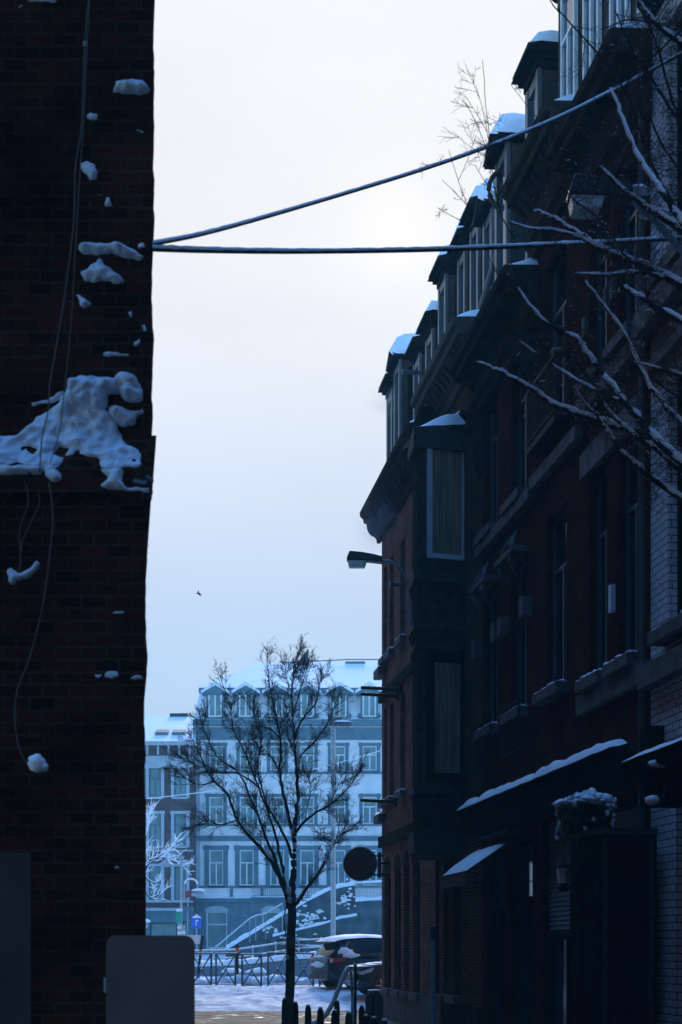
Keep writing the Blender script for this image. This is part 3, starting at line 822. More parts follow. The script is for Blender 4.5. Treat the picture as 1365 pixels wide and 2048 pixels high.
MB().tube([bt, Vector((tpos(33.4, .02).x, tpos(33.4).y, P.z - 1.7)) - P], .03, 6).build('bracket', M['iron'], r)
Yl = 13.5
P = W(1262, 395, Yl)
r = empty('street_lamp', P, 0, 'large cobra-head street lamp with a snow lump, among the branches at upper right', 'street lamp', 'lamps mounted on the house fronts')
street_lamp_head(r, .60, 1.0)
q = [Vector((-.02, 0, .0)), Vector((.25, .3, -.02)), Vector((.8, 1.0, -.1)), Vector((1.2, 1.9, -.25))]
q.append(Vector((tpos(17.2).x, tpos(17.2).y, P.z - .4)) - P)
MB().tube(q, .035, 8).build('arm', M['galv'], r)
MB().blob((.06, 0, .055), (.14, .09, .05), 3, .3, 10, .8).blob((.3, .35, .02), (.16, .1, .03), 6, .3, 10, .8).build('snow', M['snow'], r, smooth=True)

# projecting bars at the corner house
for i, (x0, x1, y, Y, lab) in enumerate(((722, 803, 1375, 36.6, 'upper of the paired dark bars jutting from the corner house'), (722, 796, 1388, 36.8, 'lower of the paired dark bars jutting from the corner house'), (721, 792, 1600, 36.9, 'single dark bar jutting from the corner house above the round sign'))):
    a, b_ = W(x0, y, Y), W(x1, y + 4, Y)
    r = empty('projecting_bar', a, 0, lab, 'bar', 'metal bars jutting from the corner house')
    MB().tube([(0, 0, 0), b_ - a], .045, 8).build('bar', M['iron'], r)
    MB().box(b_.x - a.x - .03, b_.x - a.x + .04, -.08, .08, b_.z - a.z - .12, b_.z - a.z + .1).build('wall_plate', M['iron'], r)
# round sign seen from behind
Y = 37.5
P = W(721, 1728, Y)
r = empty('round_sign', P, 0, 'round dark red sign bracketed to the corner house, seen from behind', 'sign')
seg = 40
MB().prism([(.44 * math.cos(2 * math.pi * k / seg), .44 * math.sin(2 * math.pi * k / seg)) for k in range(seg)], 'y', -.012, .012).build('disc', M['signred'], r)
rim = MB().tube([(.44 * math.cos(2 * math.pi * k / seg), 0, .44 * math.sin(2 * math.pi * k / seg)) for k in range(seg + 1)], .018, 6).build('rim', M['galv'], r)
b = MB().box(-.02, .02, -.04, -.0125, -.40, .40).box(-.0, .62, -.05, -.041, .19, .235).box(0, .62, -.05, -.041, -.31, -.265).box(.46, .56, -.08, 0.02, -.36, .3)
b.build('bracket', M['black'], r)
MB().tube([(.56, 0, .02), (.75, 0, .02)], .03, 6).tube([(.56, 0, -.25), (.8, 0, -.45)], .03, 6).build('stay', M['iron'], r)
MB().blob((-.02, 0, .445), (.2, .03, .02), 3, .2, 10, .5).build('snow', M['snow'], r, smooth=True)

# ------------------------------------------------------------------ left brick building in the foreground
LX = (297 - 682.5) / F * 8
lb = empty('brick_building', (LX, 8, 0), 0, 'dark weathered brick building filling the left side, patches of snow on its ledge', 'building')
# local: x to the right is 0 at the corner, building at x<0, y back
side = -.155
def lpoly(mb, y0, y1, xr, z0, z1, xl=-9.0, ddepth=40):
    # front from xl..xr at y0 ; flank runs back along the street; wobbly right edge
    n = max(2, int((z1 - z0) / .035)); base = len(mb.v)
    for i in range(n + 1):
        z = z0 + (z1 - z0) * i / n
        wv = .010 * noise.noise(Vector((0, 0, z * 9))) + .007 * noise.noise(Vector((3, 0, z * 31))) + .012 * noise.noise(Vector((8, 0, z * 2.1)))
        x = xr(z) + wv
        mb.v += [(xl, y0, z), (x, y0, z), (x + side * ddepth, y0 + ddepth, z), (xl, y0 + ddepth, z)]
    for i in range(n):
        for k in range(4):
            a = base + i * 4 + k; b_ = base + i * 4 + (k + 1) % 4
            mb.f.append((a, b_, b_ + 4, a + 4))
    mb.f.append((base + n * 4, base + n * 4 + 1, base + n * 4 + 2, base + n * 4 + 3))
lo = MB(); lpoly(lo, 0, 0, lambda z: -.02 + .012 * (z > 3.6), 0, 4.72)
hi = MB(); lpoly(hi, .2, 0, lambda z: -.005 + .005 * (z - 5), 4.72, 16)
for k, v in enumerate(lo.v): pass
wl = MB(); wl.v = lo.v + hi.v; wl.f = lo.f + [tuple(i + len(lo.v) for i in f) for f in hi.f]
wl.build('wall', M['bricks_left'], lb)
# weathered sloping ledge
lg = MB()
n = 120
for i in range(n + 1):
    x = -3.0 + 3.0 * i / n + (.02 if i == n else 0)
    j = .02 * noise.noise(Vector((x * 6, 0, 0))) + (-.05 if -.17 < x < 0 else 0)
    top = 4.72 + .03 * noise.noise(Vector((x * 4, 2, 0)))
    lg.v += [(x, .0, 4.60 + j), (x, -.055 + j * .3, 4.63 + j), (x, -.05, top), (x, .205, top + .32)]
for i in range(n):
    for k in range(3):
        a = i * 4 + k; lg.f.append((a, a + 4, a + 5, a + 1))
lg.f.append(tuple(n * 4 + k for k in range(4)))
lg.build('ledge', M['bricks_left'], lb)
# broken bits at the ledge's right end
bits = MB()
q = lambda x, y, Y=7.95: W(x, y, Y) - Vector((LX, 8, 0))
bits.tube([q(292, 955), q(303, 962), q(303, 985), q(296, 1000)], [.02, .018, .012, .006], 6)
bits.tube([q(268, 968), q(292, 972), q(302, 957)], [.03, .03, .01], 6)
bits.tube([q(292, 1092), q(297, 1090)], .006, 6)
bits.build('broken_flashing', M['black'], lb)
MB().box(-3.2, -.66, -.006, 0, -.2, 2.62).build('plaster_panel', M['plaster'], lb)

def snow_patch(name, par, pts, Y, thick, seed=0, res=.008, org=Vector((LX, 8, 0)), slope=0.0, zref=None, holes=()):
    "snow clinging to the wall at depth Y; pts are photo points; swells towards the viewer; slope tilts it back with height"
    P_ = np.array([((x - 682.5) / F * Y, CAMZ + (1890 - y) / F * Y) for x, y in pts])
    HS = [np.array([((x - 682.5) / F * Y, CAMZ + (1890 - y) / F * Y) for x, y in hh]) for hh in holes]
    x0, z0 = P_.min(0); x1, z1 = P_.max(0)
    nx = int((x1 - x0) / res) + 3; nz_ = int((z1 - z0) / res) + 3
    def inside_dist(gx, gz_, PP):
        n = len(PP); ins = np.zeros(gx.shape, bool); dd = np.full(gx.shape, 9.0)
        for i in range(n):
            ax, az = PP[i]; bx, bz = PP[(i + 1) % n]
            c = ((az > gz_) != (bz > gz_)) & (gx < (bx - ax) * (gz_ - az) / (bz - az + 1e-12) + ax)
            ins ^= c
            l2 = (bx - ax) ** 2 + (bz - az) ** 2 + 1e-12
            t = np.clip(((gx - ax) * (bx - ax) + (gz_ - az) * (bz - az)) / l2, 0, 1)
            dd = np.minimum(dd, np.hypot(gx - ax - t * (bx - ax), gz_ - az - t * (bz - az)))
        return ins, dd
    GX, GZ = np.meshgrid(x0 - res + np.arange(nx) * res, z0 - res + np.arange(nz_) * res, indexing='ij')
    jx = np.zeros_like(GX); 
    for i in range(nx):
        for j in range(nz_):
            jx[i, j] = noise.noise(Vector((GX[i, j] * 22, GZ[i, j] * 22, seed)))
    ins, dd = inside_dist(GX, GZ, P_)
    sdv = np.where(ins, dd, -dd) + jx * .010
    for HH in HS:
        hi_, hd = inside_dist(GX, GZ, HH)
        sdv = np.minimum(sdv, np.where(hi_, -hd, hd) + jx * .006)
    mb = MB(); idx = {}
    def vid(i, j):
        if (i, j) in idx: return idx[(i, j)]
        s_ = max(0, sdv[i, j]); x, z = GX[i, j], GZ[i, j]
        hgt = thick * (1 - math.exp(-s_ / (.018))) * (.75 + .6 * noise.noise(Vector((x * 9, z * 11, seed + 3))) + .38 * noise.noise(Vector((x * 19, z * 22, seed))) + .10 * noise.noise(Vector((x * 50, z * 50, seed))))
        off = min(slope * max(0, z - zref), .185) if slope else 0
        y = Y - hgt + off
        if s_ == 0: y = Y + .02 + off
        idx[(i, j)] = len(mb.v); mb.v.append((x - org.x, y - org.y, z - org.z)); return idx[(i, j)]
    for i in range(nx - 1):
        for j in range(nz_ - 1):
            cs = [sdv[i, j], sdv[i + 1, j], sdv[i + 1, j + 1], sdv[i, j + 1]]
            if max(cs) > 0 and sum(c > 0 for c in cs) >= 2:
                mb.f.append((vid(i, j), vid(i + 1, j), vid(i + 1, j + 1), vid(i, j + 1)))
    return mb.build(name, M['shaded_snow'], par, smooth=True)

big = [(-40, 850), (0, 850), (25, 845), (60, 812), (95, 790), (125, 768), (150, 772), (185, 785), (210, 800), (228, 835), (248, 872), (275, 888), (283, 905), (290, 925), (293, 945),
       (270, 948), (240, 948), (242, 965), (262, 978), (235, 978), (205, 970), (218, 955), (205, 945), (188, 938), (190, 915), (160, 910), (130, 915), (128, 935), (118, 958), (100, 960), (88, 945), (40, 942), (0, 944), (-40, 946)]
holes = [[(50, 880), (68, 888), (60, 896), (50, 890)], [(112, 882), (128, 890), (118, 903), (106, 898)]]
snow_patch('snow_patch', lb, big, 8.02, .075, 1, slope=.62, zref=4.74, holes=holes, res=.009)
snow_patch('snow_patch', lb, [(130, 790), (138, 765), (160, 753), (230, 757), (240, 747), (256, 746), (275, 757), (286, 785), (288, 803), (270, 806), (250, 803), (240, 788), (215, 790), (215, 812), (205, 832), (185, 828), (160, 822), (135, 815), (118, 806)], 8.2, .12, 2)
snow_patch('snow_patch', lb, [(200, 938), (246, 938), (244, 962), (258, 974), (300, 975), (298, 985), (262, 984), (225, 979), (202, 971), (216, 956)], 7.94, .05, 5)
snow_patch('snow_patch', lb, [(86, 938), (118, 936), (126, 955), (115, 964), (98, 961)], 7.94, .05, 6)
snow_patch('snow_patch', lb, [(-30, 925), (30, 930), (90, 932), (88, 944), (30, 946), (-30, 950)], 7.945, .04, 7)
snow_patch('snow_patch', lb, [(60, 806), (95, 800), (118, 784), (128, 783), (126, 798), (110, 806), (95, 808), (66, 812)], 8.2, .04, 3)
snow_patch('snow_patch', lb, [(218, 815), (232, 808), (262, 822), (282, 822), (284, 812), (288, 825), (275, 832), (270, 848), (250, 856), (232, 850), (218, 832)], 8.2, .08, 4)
small = [([(225, 188), (232, 165), (262, 159), (288, 163), (300, 178), (301, 189), (262, 190), (240, 186)], .07),
         ([(170, 232), (180, 224), (196, 229), (196, 240), (176, 239)], .035), ([(266, 260), (275, 257), (283, 262), (289, 265), (276, 264)], .02),
         ([(160, 326), (175, 321), (190, 330), (197, 345), (194, 362), (180, 362), (176, 350), (164, 340)], .05),
         ([(208, 412), (214, 396), (221, 397), (226, 412), (215, 415)], .035), ([(173, 408), (182, 408), (178, 412)], .02), ([(197, 388), (203, 388), (203, 393), (198, 393)], .01),
         ([(156, 496), (170, 486), (190, 487), (235, 486), (262, 495), (290, 515), (280, 522), (255, 518), (225, 508), (190, 512), (165, 508)], .07),
         ([(160, 545), (180, 535), (200, 517), (215, 532), (240, 550), (252, 562), (235, 570), (205, 562), (190, 566), (170, 560)], .06),
         ([(152, 590), (160, 588), (185, 610), (165, 618), (158, 605)], .04), ([(127, 604), (140, 600), (150, 606), (140, 605)], .015),
         ([(258, 625), (264, 622), (267, 636), (260, 636)], .02), ([(285, 650), (292, 648), (293, 662), (286, 662)], .02), ([(266, 685), (280, 678), (282, 688), (270, 694)], .025),
         ([(205, 706), (225, 703), (260, 708), (258, 714), (235, 712), (215, 714), (205, 712)], .03),
         ([(50, 0), (115, 0), (112, 4), (80, 5), (55, 3)], .05), ([(38, 12), (46, 11), (44, 16), (38, 16)], .02),
         ([(165, 82), (175, 80), (173, 95), (167, 95)], .02), ([(168, 105), (172, 104), (170, 122), (167, 118)], .015),
         ([(222, 1225), (248, 1222), (246, 1227), (225, 1229)], .015), ([(208, 1350), (215, 1342), (226, 1342), (236, 1342), (240, 1352), (225, 1357), (208, 1354)], .03),
         ([(262, 1357), (275, 1348), (287, 1352), (289, 1360), (270, 1359)], .03), ([(182, 1345), (205, 1350), (195, 1358)], .005),
         ([(228, 1734), (236, 1730), (240, 1736), (230, 1738)], .012), ([(203, 1910), (208, 1910), (207, 1916), (203, 1915)], .012)]
for i, (pp, th) in enumerate(small):
    Yp = 8.2 if pp[0][1] < 940 else 8.0
    snow_patch('snow_patch', lb, pp, Yp, th * 1.1, 10 + i)
# flank windows of the left building along the street
for k in range(8):
    yy = 4 + k * 4.2
    for z in (1.2, 4.9 + .3, 8.6):
        xw = side * yy
        a = math.atan2(1, side)
        f = MB().box(-.5, .5, -.02, .06, z, z + 2.2).build('window', M['frame_dim'], lb); f.location = (xw - .02, yy, 0); f.rotation_euler = (0, 0, a - math.pi)
        MB().box(-.42, .42, .061, .07, z + .1, z + 2.1).build('pane', M['glass_dark'], f)

# loose wires down the left wall
def wire(pts, Y, rad, label, grp='loose wires hanging on the left wall', mat='oldcable', name='loose_wire'):
    P_ = [W(x, y, Y) for x, y in pts]
    # catmull-rom smoothing
    S = []
    for i in range(len(P_) - 1):
        p0, p1, p2, p3 = P_[max(0, i - 1)], P_[i], P_[i + 1], P_[min(len(P_) - 1, i + 2)]
        for k in range(6):
            t = k / 6
            S.append(.5 * ((2 * p1) + (p2 - p0) * t + (2 * p0 - 5 * p1 + 4 * p2 - p3) * t * t + (-p0 + 3 * p1 - 3 * p2 + p3) * t ** 3))
    S.append(P_[-1])
    return tag(MB().tube(S, rad, 6).build(name, M[mat], smooth=True), label, 'wire', grp)
wire([(179, -40), (178, 0), (172, 60), (168, 150), (163, 260), (152, 330), (149, 430), (142, 500), (130, 590), (112, 700), (100, 770), (97, 820), (84, 880), (80, 945)], 7.93, .004, 'loose wire down the upper brick wall, the left one where they part')
wire([(181, -40), (175, 90), (168, 240), (163, 310), (156, 420), (150, 520), (145, 620), (138, 700), (128, 790), (120, 860), (100, 930)], 7.93, .003, 'loose wire down the upper brick wall, the right one where they part')
wire([(98, 965), (105, 1010), (105, 1060), (95, 1150), (82, 1230), (58, 1320), (35, 1380), (30, 1440), (40, 1500), (60, 1535)], 7.9, .0035, 'loose wire swinging below the ledge down to the lowest round snow lump')
wire([(55, 972), (56, 1010), (40, 1060), (42, 1120), (38, 1145)], 7.9, .0025, 'short loose wire bowing left below the ledge towards the forked snow lump')
wire([(78, 985), (78, 1010), (55, 1060), (44, 1090), (40, 1140)], 7.9, .0025, 'short loose wire bowing right below the ledge towards the forked snow lump')
sl_ = snow_patch('snow_lump', None, [(16, 1140), (22, 1134), (36, 1146), (52, 1142), (68, 1128), (72, 1120), (80, 1126), (74, 1136), (60, 1150), (48, 1157), (36, 1155), (26, 1168), (18, 1162)], 7.9, .04, 40, org=Vector((0, 0, 0)))
tag(sl_, 'forked lump of snow caught on the ends of the two short wires', 'snow lump', 'snow lumps caught on wires')
o = MB().blob(W(74, 1526, 7.85), (.045, .04, .05), 3, .35, 14).blob(W(86, 1534, 7.86), (.03, .03, .025), 8, .4, 12).build('snow_lump', M['snow'], None, smooth=True)
tag(o, 'round lump of snow low on the left wall, ending the long wire', 'snow lump', 'snow lumps caught on wires')

# grey board standing in the foreground
P0 = W(213, 1871, 6.8); P1 = W(390, 1871, 6.8)
wd = P1.x - P0.x
r = empty('grey_board', (P0.x + wd / 2, 6.8, 0), 0, 'plain grey board with rounded corners standing at the foot of the brick wall', 'board')
rc = .045; pts = []
zt = P0.z; hw = wd / 2
for cx, cz, a0 in ((hw - rc, zt - rc, 0), (-hw + rc, zt - rc, 90), (-hw + rc, zt - 1.0 + rc, 180), (hw - rc, zt - 1.0 + rc, 270)):
    for k in range(7):
        a = R(a0 + 15 * k); pts.append((cx + rc * math.cos(a), cz + rc * math.sin(a)))
MB().prism(pts, 'y', -.004, .004).build('panel', M['board'], r)
MB().tube([(-.16, .03, 0), (-.16, .03, zt - .15)], .022, 8).build('post', M['galv'], r)
MB().tube([(.16, .03, 0), (.16, .03, zt - .15)], .022, 8).build('post', M['galv'], r)
MB().tube([W(211, 1955, 6.8) - r.location, W(211, 1985, 6.8) - r.location], .007, 6).build('handle', M['galv'], r)

# ------------------------------------------------------------------ overhead cables with snow
def overhead(pts, label, rad, seedv):
    P_ = [W(x, y, Y) for x, y, Y in pts]
    S = []
    for i in range(len(P_) - 1):
        p0, p1, p2, p3 = P_[max(0, i - 1)], P_[i], P_[i + 1], P_[min(len(P_) - 1, i + 2)]
        for k in range(40):
            t = k / 40
            S.append(.5 * ((2 * p1) + (p2 - p0) * t + (2 * p0 - 5 * p1 + 4 * p2 - p3) * t * t + (-p0 + 3 * p1 - 3 * p2 + p3) * t ** 3))
    S.append(P_[-1])
    r = MB().tube(S, [rad * max(1, p.y / 11) for p in S], 8).build('overhead_cable', M['cable'], None, smooth=True)
    tag(r, label, 'cable', 'overhead cables crossing the street')
    rr = [rad * max(1, p.y / 11) * (1.12 + .3 * noise.noise(Vector((i * .21, seedv, 0))) + .12 * noise.noise(Vector((i * .9, seedv, 4)))) for i, p in enumerate(S)]
    MB().tube([p + Vector((0, 0, rad * max(1, p.y / 11) * .75)) for p in S], rr, 8).build('snow', M['snow'], r, smooth=True)
overhead([(285, 494, 8.2), (298, 490, 8.3), (400, 470, 9), (520, 438, 10), (700, 385, 11.3), (860, 335, 12.6), (1000, 285, 14), (1130, 230, 15.2), (1225, 182, 16.2), (1290, 148, 17), (1420, 76, 17.0)], 'snow-lined cable rising to the right across the sky', .0112, 1)
overhead([(285, 497, 8.2), (298, 498, 8.3), (420, 502, 9.2), (600, 504, 10.6), (780, 502, 11.8), (930, 498, 13), (1090, 491, 14.2), (1250, 484, 15.5), (1365, 477, 16.4), (1420, 474, 17.1)], 'thicker snow-lined cable running level across the street', .0145, 2)

# ------------------------------------------------------------------ trees
def grow(limbs, Y0, seedv, twig_len, depth_amp, dens, lev, tmat, r_tip=.004, spread=34, upb=.25, twig_r=.006, snowf=0, zmin=None, tw_start=.25, snowk=1.0, thick=1.0):
    rnd = random.Random(seedv)
    main = MB(); tw = MB(); sn = MB()
    for li, (pts, r0, r1, dy) in enumerate(limbs):
        P_ = []
        n = len(pts)
        for i, p in enumerate(pts):
            x, y = p[0], p[1]
            Y = p[2] if len(p) > 2 else Y0 + dy * i / (n - 1)
            P_.append(W(x, y, Y))
        S = []
        for i in range(n - 1):
            p0, p1, p2, p3 = P_[max(0, i - 1)], P_[i], P_[i + 1], P_[min(n - 1, i + 2)]
            for k in range(5):
                t = k / 5
                S.append(.5 * ((2 * p1) + (p2 - p0) * t + (2 * p0 - 5 * p1 + 4 * p2 - p3) * t * t + (-p0 + 3 * p1 - 3 * p2 + p3) * t ** 3))
        S.append(P_[-1])
        jl = (P_[-1] - P_[0]).length * .003
        S = [S[0]] + [s + Vector((rnd.uniform(-1, 1), rnd.uniform(-1, 1), rnd.uniform(-1, 1))) * jl for s in S[1:-1]] + [S[-1]]
        m = len(S)
        rad = [(r0 + (r1 - r0) * (i / (m - 1)) ** .8) * thick for i in range(m)]
        main.tube(S, rad, 9 if r0 > .03 else 6)
        if snowf and (snowk == 1.0 or li <= 13 or li == 18):
            run = []
            for i in range(m):
                on = noise.noise(Vector((li * 3.1, i * .33, seedv))) > snowf
                if on: run.append(i)
                if (not on or i == m - 1) and len(run) > 1:
                    pts_s = [S[k] + Vector((0, 0, rad[k] * .75)) for k in run]
                    rs = [rad[k] * (.95 + .4 * noise.noise(Vector((k * .8, li, 0)))) * snowk + .002 for k in run]
                    rs[0] *= .4; rs[-1] *= .4
                    sn.tube(pts_s, rs, 7)
                    run = []
        # twigs
        total = (P_[-1] - P_[0]).length
        cnt = int(total * dens * (.22 if snowk != 1.0 and li >= 26 and pts[0][0] < 1200 else 1))
        for _ in range(cnt):
            u = rnd.random() ** .75
            if u < tw_start: continue
            i = min(m - 2, int(u * (m - 1)))
            base = S[i].lerp(S[i + 1], rnd.random())
            d = (S[i + 1] - S[i]).normalized()
            twig(tw, sn, base, d, twig_len * (1.15 - .5 * u) * rnd.uniform(.5, 1.2), twig_r * (1.2 - .4 * u), lev, rnd, spread, upb, r_tip, snowf)
    return main, tw, sn
def twig(tw, sn, p, d, ln, r, lev, rnd, spread, upb, r_tip, snowf):
    ax = Vector((rnd.uniform(-1, 1), rnd.uniform(-1, 1), rnd.uniform(-1, 1))).cross(d)
    if ax.length < .01: return
    ax.normalize()
    dd = (Matrix.Rotation(R(rnd.uniform(spread * .6, spread * 1.5)), 3, ax) @ d)
    dd.z += upb * .5; dd.normalize()
    n = 5; pts = [p]; cur = p; v = dd
    for k in range(n):
        v = (v + Vector((rnd.uniform(-1, 1), rnd.uniform(-1, 1), rnd.uniform(-1, 1))) * .09 + Vector((0, 0, upb * .12))).normalized()
        cur = cur + v * ln / n; pts.append(cur)
    rs = [r + (r_tip - r) * k / n for k in range(n + 1)]
    tw.tube(pts, rs, 4, caps=False)
    if snowf and rnd.random() < .25:
        k = rnd.randrange(1, n)
        a, b_ = pts[k], pts[k].lerp(pts[k + 1], .7)
        sn.tube([a + Vector((0, 0, r * .6)), (a + b_) / 2 + Vector((0, 0, r * 1.1)), b_ + Vector((0, 0, r * .6))], [r * .5, r * 1.3, r * .5], 5)
    if lev > 0:
        for _ in range(rnd.choice((3, 4, 5))):
            k = rnd.randrange(1, n)
            twig(tw, sn, pts[k], v if rnd.random() < .3 else (pts[k + 1] - pts[k]).normalized(), ln * rnd.uniform(.35, .6), max(r_tip, r * .6), lev - 1, rnd, spread * 1.1, upb, r_tip, snowf)

# the bare tree in the middle
T = 34.0
tree = empty('bare_tree', (W(578, 1900, T).x, T, 0), 0, 'bare dark street tree with a fan of snow-dusted limbs in front of the pale house', 'tree')
def px(*a): return list(a)
trunk = [([(577, 2095), (578, 2048), (580, 1990), (581, 1940), (582, 1880), (585, 1820), (583, 1780)], .125, .10, 0)]
limbs = [
 ([(583, 1800), (588, 1740), (588, 1700), (589, 1663), (592, 1637), (596, 1590), (593, 1531), (589, 1465), (584, 1406), (588, 1333), (602, 1297)], .088, .010, .4),
 ([(588, 1672), (573, 1612), (560, 1546), (562, 1480), (551, 1425), (540, 1370), (534, 1312)], .05, .008, 1.0),
 ([(589, 1668), (608, 1645), (632, 1625), (657, 1612), (694, 1579), (722, 1540)], .042, .007, -1.0),
 ([(595, 1545), (599, 1516), (632, 1480), (657, 1443), (668, 1415), (678, 1388)], .032, .006, 1.3),
 ([(590, 1480), (602, 1443), (632, 1406), (639, 1370), (645, 1350)], .03, .006, -.8),
 ([(588, 1425), (598, 1390), (612, 1345), (618, 1318)], .02, .005, .6),
 ([(586, 1395), (574, 1360), (570, 1330)], .018, .005, .6),
 ([(592, 1510), (575, 1470), (575, 1430), (568, 1400)], .02, .005, -1.0),
 ([(580, 1815), (575, 1796), (558, 1751), (539, 1718), (503, 1676), (475, 1640), (456, 1590), (423, 1557), (400, 1510), (385, 1480)], .075, .008, .8),
 ([(566, 1772), (551, 1720), (538, 1690), (520, 1640), (503, 1600), (478, 1546), (434, 1513), (410, 1465), (402, 1436)], .045, .007, -1.3),
 ([(572, 1786), (566, 1735), (558, 1700), (545, 1650), (518, 1575), (492, 1509), (470, 1465), (459, 1406), (441, 1352)], .045, .007, .6),
 ([(585, 1715), (573, 1680), (552, 1640), (536, 1612), (522, 1570), (516, 1520), (524, 1480), (518, 1430)], .04, .006, -1.2),
 ([(518, 1575), (500, 1560), (470, 1545), (440, 1545), (405, 1535), (372, 1518), (350, 1505)], .028, .006, .8),
 ([(475, 1640), (440, 1650), (410, 1640), (385, 1655)], .022, .005, -.8),
 ([(430, 1562), (400, 1570), (372, 1556), (352, 1540)], .02, .005, .9),
 ([(562, 1480), (545, 1460), (520, 1450), (505, 1420), (495, 1395)], .02, .005, -.8),
 ([(560, 1546), (540, 1510), (515, 1490), (500, 1470)], .02, .005, 1.0),
 ([(583, 1815), (595, 1805), (615, 1775), (638, 1745), (651, 1722)], .052, .03, -.5),
 ([(650, 1722), (660, 1705), (668, 1690), (684, 1672), (706, 1655)], .014, .005, -.9),
 ([(664, 1700), (650, 1680), (640, 1668)], .01, .004, -.9),
 ([(668, 1690), (676, 1670), (680, 1648), (690, 1640)], .01, .004, -.4),
 ([(574, 1800), (569, 1840), (573, 1870), (576, 1880)], .02, .012, -.2),
 ([(610, 1645), (618, 1600), (622, 1570), (612, 1545)], .016, .005, .8),
 ([(657, 1612), (668, 1590), (680, 1560), (684, 1535)], .014, .004, -1.2),
]
m1, _, _ = grow(trunk, T, 3, 0, 0, 0, 0, 'bark')
m2, tw, sn = grow(limbs, T, 5, .60, 1, 19, 2, 'bark', r_tip=.0026, twig_r=.0065, upb=.12, spread=30, snowf=.12)
def rebase(mb, o): mb.v = [(a - o.x, b - o.y, c - o.z) for a, b, c in mb.v]; return mb
rebase(m1, tree.location).build('trunk', M['bark'], tree, smooth=True)
cr = rebase(m2, tree.location).build('crown', M['bark'], tree, smooth=True)
rebase(tw, tree.location).build('twigs', M['twig'], cr)
f = rebase(sn, tree.location)
for x, y, s in ((578, 1782, .12), (591, 1692, .07), (585, 1664, .07), (576, 1914, .06), (580, 1800, .09)):
    p = W(x, y, T) - tree.location - Vector((0, .1, 0)); f.blob(p, (s * .6, .08, s), x, .4, 10)
f.build('snow', M['snow'], tree, smooth=True)

